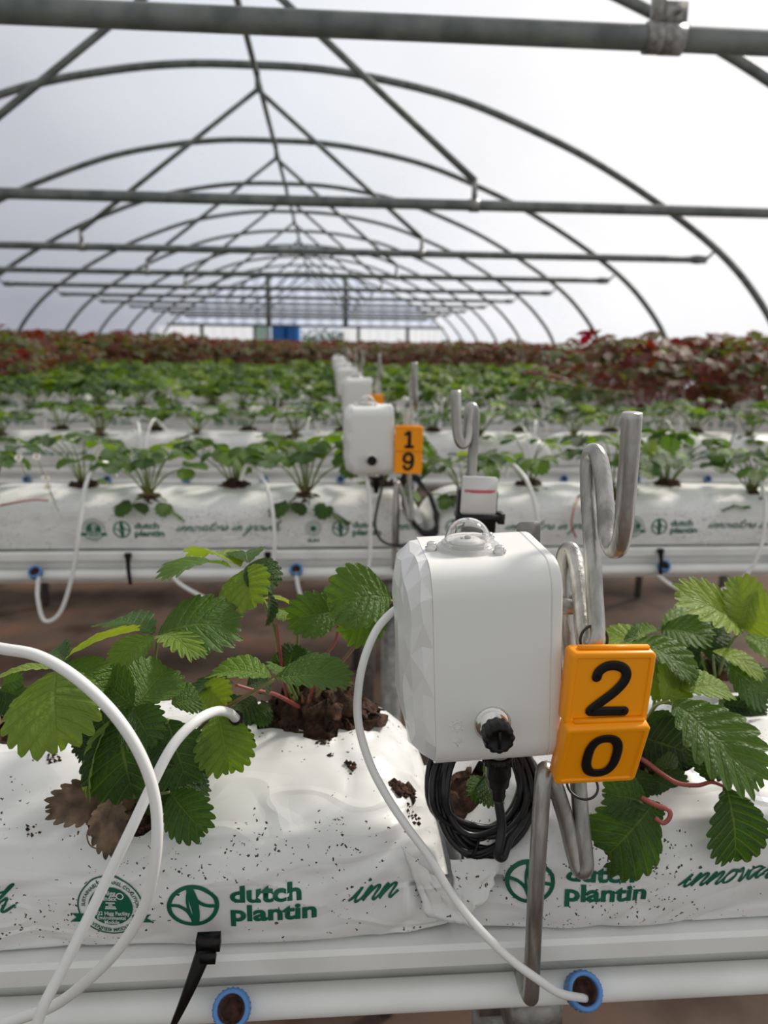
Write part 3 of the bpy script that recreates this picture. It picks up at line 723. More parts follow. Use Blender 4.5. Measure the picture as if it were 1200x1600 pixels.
def soil_mound(rx, ry, h, seed, n=26, rings=9, rough=0.006):
    mb = MB(); vs = [V((0,0,h))]
    for k in range(1, rings+1):
        for i in range(n):
            a = 2*PI*i/n; f = k/rings; j = 1+0.22*noise.noise(V((math.cos(a)*1.7, math.sin(a)*1.7, seed)))
            p = V((math.cos(a)*rx*f*j, math.sin(a)*ry*f*j, h*(1-f**2.2)))
            p += V((noise.noise(p*110+V((seed,0,0))), noise.noise(p*110+V((0,seed,0))), 1.6*noise.noise(p*130+V((seed,seed,0)))))*rough*(1 if k < rings else .3)
            vs.append(p)
    fs = [(0, 1+i, 1+(i+1)%n) for i in range(n)]
    for k in range(rings-1):
        for i in range(n): fs.append((1+k*n+i, 1+(k+1)*n+i, 1+(k+1)*n+(i+1)%n, 1+k*n+(i+1)%n))
    mb.add(vs, fs); return mb
def crumbs(mb, c, r, count, size, seed, zfun):
    rd = random.Random(seed)
    for _ in range(count):
        a = rd.random()*2*PI; q = rd.random()**.6*r; x, y = c[0]+math.cos(a)*q, c[1]+math.sin(a)*q; z = zfun(x, y)
        if z is None: continue
        s = size*rd.uniform(.35, 1.1); vs = []
        for d in ((1,0,0),(-1,0,0),(0,1,0),(0,-1,0),(0,0,1),(0,0,-1)):
            vs.append(V((x, y, z+s*.3))+V(d)*s*rd.uniform(.4, 1.2))
        mb.add(vs, [(0,2,4),(2,1,4),(1,3,4),(3,0,4),(2,0,5),(1,2,5),(3,1,5),(0,3,5)])
    return mb
HOLES = [(-0.42,-0.062),(-0.25,0.03),(-0.09,-0.062),(0.08,0.03),(0.24,-0.062),(0.41,0.03)]
# --- the two bags of the nearest row
B1X = P(706,1440,0.49).x; B1L = 0.99; b1c = B1X-B1L/2; B2L = 0.99; b2c = B1X+0.012+B2L/2
R1Y, R1Z = row_y(1)-0.006, GZ-0.004
def loc1(px, py, Y, c): q = P(px, py, Y); return V((q.x-c, q.y-R1Y, q.z-R1Z))
def surf(px, py, bvh, c):
    """where this line of sight meets the bag, in the bag's own coordinates"""
    o = V((-c, -R1Y, CAMZ-R1Z)); d = cam2world(V((px-600.0, py-800.0, FPX))).normalized(); h = bvh.ray_cast(o, d); return h[0]
tmp = bag_mesh(B1L, 1, 150, 90, True); tb1 = BVHTree.FromPolygons([V(v) for v in tmp.v], tmp.f)
tmp = bag_mesh(B2L, 2, 150, 90, True); tb2 = BVHTree.FromPolygons([V(v) for v in tmp.v], tmp.f)
hA = surf(196,1252,tb1,b1c) or V((0.27,-.07,.07)); hB = surf(488,1150,tb1,b1c) or V((.4,.0,.09)); hL = surf(-20,1140,tb1,b1c) or V((.2,.03,.09))
hC = surf(745,1225,tb2,b2c) or V((-.45,-.04,.08)); hD = surf(1010,1185,tb2,b2c) or V((-.3,-.0,.09)); hE = surf(1115,1150,tb2,b2c) or V((-.25,.03,.09))
holes1 = [(hA.x,hA.y,hA.z,0.036,0.026),(hB.x,hB.y+.03,hB.z,0.050,0.034),(hL.x,hL.y,hL.z,0.035,0.03)]
holes2 = [(hC.x,hC.y,hC.z,0.022,0.022),(hD.x,hD.y,hD.z,0.034,0.026),(hE.x,hE.y,hE.z,0.034,0.026)]
lg = P(306,1397,0.485); lg2 = P(826,1371,0.485)
bag1, bv1 = make_bag(B1L, 1, [lg.x-b1c-0.45, lg.x-b1c], 210, 110, True, holes1, zc=lg.z-R1Z, last=cursive('inn', 0.0106)[0])
bag1.location = (b1c, R1Y, R1Z); tag(bag1, 'nearest white grow bag with the round badge, left of the sensor box', 'grow bag')
bag2, bv2 = make_bag(B2L, 2, [lg2.x-b2c, lg2.x-b2c+0.45], 210, 110, True, holes2, zc=lg2.z-R1Z)
bag2.location = (b2c, R1Y, R1Z); tag(bag2, 'nearest white grow bag right of the sensor box, behind the number tags', 'grow bag')
for bag, hs, sd_ in ((bag1, holes1, 3), (bag2, holes2, 9)):
    for i, h in enumerate(hs):
        mb = soil_mound(h[3]*1.12, h[4]*1.25, 0.010, sd_+i, 40, 14, 0.006)
        o = mb.build('soil', M['soil'], bag); up = V((0, h[1]/0.09, max(0.25, (h[2]-0.03)/0.06))).normalized()
        o.rotation_euler = up.to_track_quat('Z', 'Y').to_euler(); o.location = V((h[0], h[1], h[2])) - up*0.016
def film_flap(host, corners, seed, lab):
    a, b, c, d = [V((p.x-host.location.x, p.y-R1Y, p.z-R1Z)) for p in [P(*q) for q in corners]]; m = 14; vs = []
    for j in range(m+1):
        for i in range(m+1):
            u, v = i/m, j/m; p = a.lerp(b, u).lerp(d.lerp(c, u), v)
            p.y += 0.003*noise.noise(V((u*2, v*2, seed)))+0.0015*(1-abs(noise.noise(V((u*3+v*2, v*1.5, seed)))*3))
            p.x += 0.003*noise.noise(V((u*5, v*5, seed+4))); vs.append(p)
    mb = MB().add(vs, [(j*(m+1)+i, j*(m+1)+i+1, (j+1)*(m+1)+i+1, (j+1)*(m+1)+i) for j in range(m) for i in range(m)])
    o = mb.build('end_flap', M['bag'], host); o['label'] = lab
    md = o.modifiers.new('thick', 'SOLIDIFY'); md.thickness = 0.0006
film_flap(bag1, [(628,1325,.482),(690,1378,.477),(736,1448,.471),(668,1432,.476)], 1, 'creased film end folded towards the gap')
film_flap(bag2, [(704,1345,.486),(786,1342,.480),(764,1402,.473),(716,1442,.474)], 5, 'folded triangular film corner')
# rougher heap of coir at the back hole and loose bits
mb = soil_mound(0.062, 0.030, 0.030, 21, 54, 18, 0.011); rd = random.Random(4)
for i in range(70):
    a = rd.random()*2*PI; q = rd.random()**.5; p = V((math.cos(a)*.058*q, math.sin(a)*.028*q, .028*(1-q*q)))
    d = V((rd.uniform(-1,1), rd.uniform(-1,1), rd.uniform(-.2,1.2))).normalized()*rd.uniform(.004,.013)
    tube(mb, [p, p+d*.5+V((0,0,.002)), p+d], [rd.uniform(.0006,.0018), .0012, .0005], 5)
o = mb.build('soil_heap', M['soil'], bag1); o.location = (hB.x+0.002, hB.y+0.035, hB.z-0.004)
def zf(bvh):
    def f(x, y):
        h = bvh.ray_cast(V((x, y, .4)), V((0,0,-1))); return h[0].z if h[0] else None
    return f
def clod(px, py, bvh, c, rx, cnt, sz, seed, lab, host):
    h = surf(px, py, bvh, c)
    if not h: return
    mb = MB(); f = zf(bvh); crumbs(mb, (h.x, h.y), rx, cnt, sz, seed, f); q = V(host.location)
    mb.v = [tuple(V(v)+q-V((h.x,h.y,h.z))-q) for v in mb.v]
    o = mb.build('soil_clod', M['soil'], smooth=True); o.location = q+h; tag(o, lab, 'soil')
clod(628,1233,bv1,b1c,0.010,60,0.0042,1,'dark crumbly lump of soil on the white bag left of the black cable coil',bag1)
clod(645,1278,bv1,b1c,0.006,16,0.0022,2,'small crumbs of soil on the bag just below the dark lump',bag1)
clod(548,1198,bv1,b1c,0.005,14,0.0026,6,'small dark soil crumb on top of the bag right of the centre',bag1)
clod(518,1180,bv1,b1c,0.0035,8,0.002,7,'tiny soil crumb just below the soil heap',bag1)
clod(506,1160,bv1,b1c,0.006,20,0.0024,8,'soil crumbs spilled at the edge of the heap on the bag',bag1)
clod(326,1178,bv1,b1c,0.006,22,0.002,9,'reddish soil crumbs beside the front plant on the bag',bag1)
clod(84,1184,bv1,b1c,0.007,22,0.0018,10,'thin scatter of soil crumbs at the left of the front plant',bag1)
clod(50,1300,bv1,b1c,0.005,12,0.0018,11,'few soil crumbs low on the left of the front bag',bag1)
for i, (px, py) in enumerate(((405,1140),(440,1150),(470,1186),(460,1215),(560,1232),(590,1195))):
    pass
# --- copies for the other rows
bagA, _ = make_bag(1.0, 3, [-0.445, 0.005], 56, 36, False)
bagB, _ = make_bag(1.0, 4, [-0.136, 0.314], 56, 36, False)
for bag in (bagA, bagB):
    for i, (hx, hy) in enumerate(HOLES):
        o = soil_mound(0.038, 0.034, 0.016, 30+i, 22, 8, 0.010).build('soil', M['soil'], bag); o.location = (hx, hy-(.012 if hy<0 else 0), BHT-0.006-(.018 if hy<0 else 0)); o.rotation_euler = (.75 if hy < 0 else 0, 0, 0)
def bare(b):
    c = b.copy(); C.objects.link(c)
    return c
bag_rows = {}
used = [False, False]
row_shift = {1: B1X+0.006, 2: P(668,840,1.58).x}
for n in range(1, NROW+1):
    s0 = row_shift.get(n, (0.37*n) % 1.0 - 0.3)
    k = math.floor((X0-s0)) ; xs = []
    while s0+k < X1-0.5:
        c = s0+k+0.5
        if c-0.5 > X0-0.3: xs.append(c)
        k += 1
    bag_rows[n] = xs; left_to_right = 0
    for c in xs:
        vis = abs(c-0.06*row_y(n)) < 0.56*row_y(n)+0.9
        if n == 1 and abs(c-b1c) < 0.3 or n == 1 and abs(c-b2c) < 0.3: continue
        if not vis: continue
        w_ = 0 if (round(c-s0)+n) % 2 else 1
        if n == 2: w_ = 1 if c < 0.2 else 0
        src = (bagA, bagB)[w_]
        if n > 5 and used[w_]: b = bare(src)
        elif not used[w_]: b = src; used[w_] = True
        else: b = copy_tree(src)
        b.location = (c, row_y(n), GZ-0.003)
        side = c-0.1
        nm = 'at the centre' if abs(side) <= .5 else ('%s to the %s of the centre' % (ORD[min(6, int(abs(side)-0.5))], 'left' if side < 0 else 'right'))
        b['label'] = 'white grow bag in the %s, %s' % (nth_row(n), nm); b['category'] = 'grow bag'; b['group'] = 'white grow bags on the gutters'
for b in (bag1, bag2): b['group'] = 'white grow bags on the gutters'
# ------------------------------------------------------------------ strawberry plants
def leaflet(mb, B, T, width, hint, nt=8, per=4, cols=4, bow=0.12, fold=0.22, tint=0.5, mi=0, curl=0.0, seed=0, teeth=0.06, pleat=0.012):
    B, T = V(B), V(T); ax = T-B; Ln = ax.length
    if Ln < 1e-5: return
    ax.normalize(); h = V(hint); nr = h-ax*h.dot(ax)
    nr = nr.normalized() if nr.length > 1e-4 else ax.orthogonal().normalized()
    sd_ = ax.cross(nr).normalized()
    rows = nt*per; saw = [1.0, 0.72, 0.0, 0.80] if per == 4 else ([1.0, 0.0] if per == 2 else [0.5])
    nc = cols*2+1; vs = []; uvs = []; off = seed*7.13
    for i in range(rows+1):
        a = i/rows; th = PI*(0.04+0.955*a)
        ox, oy = 0.53*math.sin(th)**0.85, (0.5-0.5*math.cos(th))**0.88
        wd = 0.40+0.60*math.sin(min(1, a/0.58)*PI/2); ox *= wd
        tt = saw[i % per]*teeth*min(1, a*5)*min(1, (1-a)*6+0.35) if teeth else 0
        ex = ox*(width/Ln) + tt*math.sin(th)*0.8; ey = oy - tt*math.cos(th)*0.6 + tt*0.55
        my = a**1.5*0.96
        for c in range(nc):
            t = (c-cols)/cols; k = abs(t)
            x = math.copysign(ex*k, t) if t else 0.0; y = my+(ey-my)*(k**1.15)
            z = fold*abs(x) + bow*4*y*(1-y)*0.5 - curl*y*y - curl*0.9*x*x
            z += pleat*k*math.cos(2*PI*a*nt)*-1*(1-.3*k)
            z += 0.035*noise.noise(V((x*3+off, y*3, off)))*k + 0.016*noise.noise(V((x*9+off, y*9, off)))
            p = B + ax*(y*Ln) + sd_*(x*Ln) + nr*(z*Ln)
            vs.append(p); uvs.append((t, a*nt))
    fs = [(i*nc+c, i*nc+c+1, (i+1)*nc+c+1, (i+1)*nc+c) for i in range(rows) for c in range(nc-1)]
    mb.add(vs, fs, mi, uvs, tint)
LODS = {0: dict(nt=9, per=4, cols=5, teeth=0.085), 1: dict(nt=6, per=2, cols=2, teeth=.08), 2: dict(nt=4, per=2, cols=1, teeth=0.09), 3: dict(nt=3, per=2, cols=1, teeth=0.08)}
def gen_leaf(mb, rd, base, az, elev, sl, ll, lod, tint, flat=0.3):
    """stalk (slot 1) and three leaflets (slot 0)"""
    d0 = V((math.cos(az)*math.cos(elev), math.sin(az)*math.cos(elev), math.sin(elev)))
    hz = V((math.cos(az), math.sin(az), 0))
    e = base + d0*sl + V((0,0,-0.15*sl)) + hz*sl*.12
    mid = base + d0*sl*.55
    pts = catmull([base, mid, e], 4 if lod < 2 else 2)
    tube(mb, pts, [0.0019-0.0008*i/len(pts) for i in range(len(pts))] if lod < 3 else .0016, 6 if lod < 2 else 3, mi=1, caps=False)
    dn = rd.uniform(-.55, .25)*1.0; out = (hz*math.cos(dn)+V((0,0,1))*math.sin(dn)).normalized()
    nrm = (V((0,0,1))*math.cos(dn)-hz*math.sin(dn)+V((rd.uniform(-.3,.3), rd.uniform(-.3,.3), 0))).normalized()
    side = out.cross(nrm).normalized(); kw = LODS[lod]
    for s in (0, -1, 1):
        ang = s*rd.uniform(1.05, 1.35); dd = out*math.cos(ang)+side*math.sin(ang); l_ = ll*(1 if s == 0 else .88)*rd.uniform(.9, 1.08)
        st = e + dd*0.004
        leaflet(mb, st, st+dd*l_+V((0,0,-1))*l_*rd.uniform(0,.25), l_*rd.uniform(.72,.88), nrm, bow=rd.uniform(.05,.2), fold=rd.uniform(.1,.4), tint=min(1, max(0, tint+rd.uniform(-.12,.12))), curl=rd.uniform(0,.2), seed=rd.random()*9, **kw)
def plant_leaves(seed, nleaf, sl, ll, lod, tint, spread=1.0):
    rd = random.Random(seed); out = []
    for i in range(nleaf):
        az = 2*PI*(i*0.382+rd.uniform(-.06,.06)); k = i/max(1, nleaf-1)
        elev = (rd.uniform(.25, .7)+.75*k) if nleaf > 20 else (rd.uniform(.55, .95)+.55*k if i > 2 else rd.uniform(-.45, .1)); mb = MB()
        gen_leaf(mb, rd, V((math.cos(az)*.006, math.sin(az)*.006, 0)), az, min(1.45, elev)*spread, sl*(rd.uniform(.7,1.15) if (i > 2 or nleaf > 20) else rd.uniform(.25,.42)), ll*rd.uniform(.75,1.1), lod, min(1, max(0, tint+(rd.uniform(-.45,.45) if nleaf > 20 else rd.uniform(-.25,.28)))))
        out.append(mb)
    return out
def crown_mb(seed, r=0.009):
    rd = random.Random(seed); mb = MB()
    lathe(mb, [(r*1.1,-0.008),(r,0.0),(r*.8,0.008),(r*.45,0.014),(0,0.017)], n=10)
    for i in range(7):
        a = rd.random()*2*PI; d = V((math.cos(a), math.sin(a), .9)); tube(mb, [d*r*.4, d*r*1.1, d*r*1.5+V((0,0,.006))], [.0022,.0016,.0006], 5)
    return mb
def parted_plant(seed, nleaf, sl, ll, lod, tint, mk='leaf'):
    r = empty('strawberry_plant'); crown_mb(seed).build('crown', M['crown'], r)
    for mb in plant_leaves(seed, nleaf, sl, ll, lod, tint): mb.build('leaf', [M[mk], M['stalk']], r)
    return r
def single_plant(seed, nleaf, sl, ll, lod, tint, mk='leaf', spread=1.0, stalk='stalk'):
    mb = MB()
    for l_ in plant_leaves(seed, nleaf, sl, ll, lod, tint, spread):
        o = len(mb.v); mb.v += l_.v; mb.tint += l_.tint; mb.f += [tuple(i+o for i in f) for f in l_.f]; mb.mi += l_.mi
        for k, u in l_.uv.items(): mb.uv[k+o] = u
    return mb.mesh('strawberry_plant', [M[mk], M[stalk]]), mb
# ---- foreground plants: every leaf placed one by one
def fg_plant(name_label, origin, cat='plant'):
    r = empty('strawberry_plant', origin); tag(r, name_label, cat); return r
def fg_stalk(plant, pts, r0, r1, mk='stalk', label=None):
    q = catmull([P(*p) for p in pts], 7); mb = MB(); tube(mb, q, taper(len(q), r0, r1), 9)
    o = mb.build('leaf_stalk', M[mk], origin=q[0]); o.parent = plant; o.location = q[0]-V(plant.location)
    if label: o['label'] = label
    return o
SEED = [0]
def fg_leaflet(host, bx, by, bY, tx, ty, tY, wpx, hint, tint=.5, fold=.2, bow=.12, curl=.1, label=None, mk='leaf', **kw):
    B, T = P(bx, by, bY), P(tx, ty, tY); dep = (B+T)/2; ax_d = abs((dep-V((0,0,CAMZ))).dot(cam2world(V((0,0,1)))))
    wm = 1.02*wpx*ax_d/FPX; SEED[0] += 1; mb = MB(); args = dict(LODS[0]); args.update(kw)
    leaflet(mb, B, T, wm, hint, bow=bow, fold=fold, tint=tint, curl=curl, seed=SEED[0]*1.7, **args)
    o = mb.build('leaflet', M[mk], origin=B); hw_ = V((0,0,0)); p = host
    while p: hw_ += V(p.location); p = p.parent
    o.parent = host; o.location = B-hw_
    if label: o['label'] = label
    return o
F_ = (0,-.85,.5); U_ = (0,-.2,1); FR = (.5,-.8,.4); FL = (-.5,-.8,.4); UF = (0,-.55,.85)
cA = P(200,1243,0.525)
A = fg_plant('leafy green strawberry plant at the front left, behind the crossing white tubes', cA)
s = fg_stalk(A, [(200,1243,.525),(165,1190,.51),(120,1110,.49),(90,1046,.475)], .0018, .0012)
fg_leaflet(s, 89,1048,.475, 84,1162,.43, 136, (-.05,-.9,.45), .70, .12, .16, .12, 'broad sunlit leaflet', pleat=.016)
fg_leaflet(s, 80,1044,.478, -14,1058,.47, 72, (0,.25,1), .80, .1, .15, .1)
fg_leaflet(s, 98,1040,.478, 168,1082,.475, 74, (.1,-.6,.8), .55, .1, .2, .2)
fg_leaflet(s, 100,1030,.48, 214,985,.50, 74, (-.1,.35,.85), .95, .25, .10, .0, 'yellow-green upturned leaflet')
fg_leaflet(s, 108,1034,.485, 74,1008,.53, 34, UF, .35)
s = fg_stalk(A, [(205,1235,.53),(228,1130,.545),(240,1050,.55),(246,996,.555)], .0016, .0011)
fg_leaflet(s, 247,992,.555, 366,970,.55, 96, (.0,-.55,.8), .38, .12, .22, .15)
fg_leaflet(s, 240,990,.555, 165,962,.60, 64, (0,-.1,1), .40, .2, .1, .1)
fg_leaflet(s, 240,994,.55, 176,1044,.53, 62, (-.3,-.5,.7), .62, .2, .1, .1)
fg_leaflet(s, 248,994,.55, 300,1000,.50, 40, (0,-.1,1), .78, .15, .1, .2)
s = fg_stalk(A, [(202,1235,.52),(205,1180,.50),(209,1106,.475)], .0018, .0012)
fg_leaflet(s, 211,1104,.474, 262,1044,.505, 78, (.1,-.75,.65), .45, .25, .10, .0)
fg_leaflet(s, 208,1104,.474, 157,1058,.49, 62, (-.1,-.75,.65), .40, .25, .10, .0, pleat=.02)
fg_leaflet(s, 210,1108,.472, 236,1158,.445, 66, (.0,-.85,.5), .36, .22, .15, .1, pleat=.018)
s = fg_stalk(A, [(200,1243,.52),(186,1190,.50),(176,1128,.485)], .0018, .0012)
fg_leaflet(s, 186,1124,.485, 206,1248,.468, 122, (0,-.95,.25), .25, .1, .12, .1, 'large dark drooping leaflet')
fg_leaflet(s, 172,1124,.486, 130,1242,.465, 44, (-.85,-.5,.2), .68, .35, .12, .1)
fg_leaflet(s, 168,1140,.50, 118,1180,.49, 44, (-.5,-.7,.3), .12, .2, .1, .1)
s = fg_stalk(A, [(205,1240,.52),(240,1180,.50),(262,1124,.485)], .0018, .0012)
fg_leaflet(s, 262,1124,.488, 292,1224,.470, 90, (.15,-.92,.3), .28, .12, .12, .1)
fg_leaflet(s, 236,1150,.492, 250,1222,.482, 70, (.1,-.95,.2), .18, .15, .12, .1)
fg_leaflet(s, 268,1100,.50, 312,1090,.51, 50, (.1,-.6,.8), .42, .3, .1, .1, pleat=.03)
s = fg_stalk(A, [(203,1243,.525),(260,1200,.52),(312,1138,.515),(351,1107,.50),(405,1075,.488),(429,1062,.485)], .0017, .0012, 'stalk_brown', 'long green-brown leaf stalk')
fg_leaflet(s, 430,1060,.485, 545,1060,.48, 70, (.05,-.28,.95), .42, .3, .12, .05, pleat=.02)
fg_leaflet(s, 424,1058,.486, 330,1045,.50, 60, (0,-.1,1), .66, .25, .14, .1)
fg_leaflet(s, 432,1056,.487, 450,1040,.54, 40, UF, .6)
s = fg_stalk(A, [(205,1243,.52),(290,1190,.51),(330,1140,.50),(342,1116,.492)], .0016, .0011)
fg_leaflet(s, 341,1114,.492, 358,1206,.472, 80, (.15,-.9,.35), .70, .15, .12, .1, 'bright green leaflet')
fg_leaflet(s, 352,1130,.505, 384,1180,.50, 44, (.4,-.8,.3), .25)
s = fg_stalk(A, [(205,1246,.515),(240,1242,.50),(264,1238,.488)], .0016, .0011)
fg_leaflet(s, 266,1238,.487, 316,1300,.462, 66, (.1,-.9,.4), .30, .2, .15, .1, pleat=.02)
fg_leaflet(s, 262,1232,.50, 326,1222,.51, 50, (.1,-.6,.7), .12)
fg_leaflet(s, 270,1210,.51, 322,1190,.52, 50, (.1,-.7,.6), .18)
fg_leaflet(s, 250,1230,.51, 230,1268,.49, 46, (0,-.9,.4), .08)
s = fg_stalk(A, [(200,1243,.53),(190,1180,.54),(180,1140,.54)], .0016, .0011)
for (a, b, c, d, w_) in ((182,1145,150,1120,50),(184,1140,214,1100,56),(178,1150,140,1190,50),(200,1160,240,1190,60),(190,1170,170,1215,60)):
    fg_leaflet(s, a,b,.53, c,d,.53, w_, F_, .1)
mb = crown_mb(3, .010); o = mb.build('crown', M['crown'], A)
# plant B behind, on the same bag
cB = P(475,1108,0.615)
Bp = fg_plant('strawberry plant on the soil heap, behind the front left plant', cB)
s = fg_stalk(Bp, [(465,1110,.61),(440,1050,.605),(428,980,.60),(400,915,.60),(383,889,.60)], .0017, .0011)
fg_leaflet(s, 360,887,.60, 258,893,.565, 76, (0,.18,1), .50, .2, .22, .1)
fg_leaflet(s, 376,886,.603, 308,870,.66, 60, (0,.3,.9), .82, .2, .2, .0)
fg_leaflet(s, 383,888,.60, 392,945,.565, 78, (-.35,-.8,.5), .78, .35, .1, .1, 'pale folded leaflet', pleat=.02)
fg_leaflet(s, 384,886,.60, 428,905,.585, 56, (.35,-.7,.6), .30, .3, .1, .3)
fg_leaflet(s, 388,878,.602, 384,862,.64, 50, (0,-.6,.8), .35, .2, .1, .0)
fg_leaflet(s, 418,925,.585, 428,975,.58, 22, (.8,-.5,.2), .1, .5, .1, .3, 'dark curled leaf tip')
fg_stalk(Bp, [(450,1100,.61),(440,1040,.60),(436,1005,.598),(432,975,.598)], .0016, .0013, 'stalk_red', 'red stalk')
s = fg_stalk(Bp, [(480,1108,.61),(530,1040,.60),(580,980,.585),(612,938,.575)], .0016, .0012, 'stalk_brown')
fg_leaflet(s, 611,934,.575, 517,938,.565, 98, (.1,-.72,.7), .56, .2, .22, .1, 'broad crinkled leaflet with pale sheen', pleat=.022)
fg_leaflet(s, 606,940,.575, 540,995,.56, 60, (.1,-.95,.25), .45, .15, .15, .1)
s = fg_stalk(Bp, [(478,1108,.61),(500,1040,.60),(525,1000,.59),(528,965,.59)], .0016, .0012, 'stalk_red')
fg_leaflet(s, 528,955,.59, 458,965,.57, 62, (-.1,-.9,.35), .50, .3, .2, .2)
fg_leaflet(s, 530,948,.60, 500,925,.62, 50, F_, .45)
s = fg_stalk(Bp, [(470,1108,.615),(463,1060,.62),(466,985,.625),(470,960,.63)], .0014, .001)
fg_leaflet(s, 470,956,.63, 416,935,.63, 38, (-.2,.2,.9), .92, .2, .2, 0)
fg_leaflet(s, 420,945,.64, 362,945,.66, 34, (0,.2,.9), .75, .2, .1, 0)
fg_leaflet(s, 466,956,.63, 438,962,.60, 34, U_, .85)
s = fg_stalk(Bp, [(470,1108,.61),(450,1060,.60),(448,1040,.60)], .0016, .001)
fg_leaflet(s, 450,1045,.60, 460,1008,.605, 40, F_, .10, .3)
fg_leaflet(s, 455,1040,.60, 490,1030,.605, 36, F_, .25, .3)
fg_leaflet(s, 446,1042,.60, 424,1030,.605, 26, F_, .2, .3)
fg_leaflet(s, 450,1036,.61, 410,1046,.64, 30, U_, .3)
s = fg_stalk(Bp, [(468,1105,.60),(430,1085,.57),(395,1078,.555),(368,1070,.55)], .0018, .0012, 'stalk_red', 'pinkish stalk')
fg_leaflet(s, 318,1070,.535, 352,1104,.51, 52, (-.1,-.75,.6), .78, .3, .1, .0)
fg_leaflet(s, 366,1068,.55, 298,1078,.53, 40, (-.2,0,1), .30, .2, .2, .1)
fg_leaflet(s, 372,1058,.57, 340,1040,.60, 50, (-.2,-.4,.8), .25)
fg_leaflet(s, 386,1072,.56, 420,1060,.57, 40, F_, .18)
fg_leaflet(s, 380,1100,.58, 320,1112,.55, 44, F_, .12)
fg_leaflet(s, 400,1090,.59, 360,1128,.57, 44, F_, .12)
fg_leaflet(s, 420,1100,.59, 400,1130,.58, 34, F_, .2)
o = crown_mb(5, .011).build('crown', M['crown'], Bp)
# far left, half out of frame
cL = P(-20,1118,0.62); Lp = fg_plant('strawberry plant cut off by the left edge of the photo', cL)
s = fg_stalk(Lp, [(-20,1118,.62),(-8,1090,.61),(0,1075,.60)], .0016, .001)
for (a,b,c,d,w_,tn) in ((0,1078,36,1088,30,.2),(0,1080,26,1118,30,.12),(-6,1085,-30,1110,40,.2),(4,1070,30,1060,26,.35),(-2,1074,-40,1060,44,.4)):
    fg_leaflet(s, a,b,.60, c,d,.59, w_, F_, tn)
crown_mb(6, .010).build('crown', M['crown'], Lp)
# plants of the right-hand bag
cC = P(1005,1165,0.585)
Cp = fg_plant('strawberry plant with red runners, right behind the orange number tags', cC)
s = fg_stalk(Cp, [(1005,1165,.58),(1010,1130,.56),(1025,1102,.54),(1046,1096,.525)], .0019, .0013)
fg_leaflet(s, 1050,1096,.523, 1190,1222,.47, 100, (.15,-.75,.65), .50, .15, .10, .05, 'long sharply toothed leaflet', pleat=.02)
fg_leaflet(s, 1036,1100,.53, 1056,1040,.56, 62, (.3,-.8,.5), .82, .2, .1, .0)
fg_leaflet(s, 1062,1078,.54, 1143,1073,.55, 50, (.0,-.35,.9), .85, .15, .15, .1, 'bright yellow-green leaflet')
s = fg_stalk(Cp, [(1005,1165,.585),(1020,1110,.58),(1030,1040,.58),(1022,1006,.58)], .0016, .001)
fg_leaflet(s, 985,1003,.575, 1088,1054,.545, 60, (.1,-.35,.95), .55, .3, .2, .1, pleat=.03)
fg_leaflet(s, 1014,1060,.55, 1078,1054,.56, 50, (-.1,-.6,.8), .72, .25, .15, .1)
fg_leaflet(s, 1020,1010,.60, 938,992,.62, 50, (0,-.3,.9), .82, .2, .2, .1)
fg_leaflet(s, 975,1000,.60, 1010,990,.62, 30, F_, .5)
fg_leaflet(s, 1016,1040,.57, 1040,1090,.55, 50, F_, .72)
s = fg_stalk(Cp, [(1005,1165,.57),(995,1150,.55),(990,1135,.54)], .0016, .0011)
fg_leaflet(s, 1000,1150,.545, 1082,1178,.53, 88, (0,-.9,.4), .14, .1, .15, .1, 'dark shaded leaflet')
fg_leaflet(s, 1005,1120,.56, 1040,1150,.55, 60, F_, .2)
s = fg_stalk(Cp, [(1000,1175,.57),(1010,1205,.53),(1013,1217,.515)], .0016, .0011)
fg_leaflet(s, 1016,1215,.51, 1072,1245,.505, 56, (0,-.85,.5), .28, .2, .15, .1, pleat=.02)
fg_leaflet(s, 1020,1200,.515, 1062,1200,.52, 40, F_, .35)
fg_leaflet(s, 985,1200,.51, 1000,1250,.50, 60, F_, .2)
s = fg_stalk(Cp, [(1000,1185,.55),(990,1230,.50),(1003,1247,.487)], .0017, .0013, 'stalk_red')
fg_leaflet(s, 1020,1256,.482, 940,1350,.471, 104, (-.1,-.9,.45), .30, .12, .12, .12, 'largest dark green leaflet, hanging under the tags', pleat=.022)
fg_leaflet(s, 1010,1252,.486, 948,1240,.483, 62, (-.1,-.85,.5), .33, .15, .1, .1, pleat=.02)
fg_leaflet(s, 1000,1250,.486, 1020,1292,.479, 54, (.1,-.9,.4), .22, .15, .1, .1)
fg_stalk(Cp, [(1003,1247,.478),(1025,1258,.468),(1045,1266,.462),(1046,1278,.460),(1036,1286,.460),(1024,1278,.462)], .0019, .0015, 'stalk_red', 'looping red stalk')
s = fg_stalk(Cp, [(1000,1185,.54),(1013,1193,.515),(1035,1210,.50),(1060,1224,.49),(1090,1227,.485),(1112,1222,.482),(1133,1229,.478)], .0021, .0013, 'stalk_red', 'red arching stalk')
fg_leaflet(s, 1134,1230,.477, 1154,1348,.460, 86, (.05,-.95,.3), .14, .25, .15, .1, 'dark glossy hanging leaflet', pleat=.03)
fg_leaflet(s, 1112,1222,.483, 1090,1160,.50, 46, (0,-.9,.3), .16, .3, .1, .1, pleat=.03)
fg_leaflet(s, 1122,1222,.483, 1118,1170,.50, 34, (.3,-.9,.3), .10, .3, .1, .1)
crown_mb(7, .012).build('crown', M['crown'], Cp)
cD = P(1118,1075,0.655)
Dp = fg_plant('strawberry plant with pale broad leaves at the right edge of the photo', cD)
s = fg_stalk(Dp, [(1118,1075,.65),(1130,1030,.64),(1145,1000,.625),(1160,985,.62)], .0019, .0013)
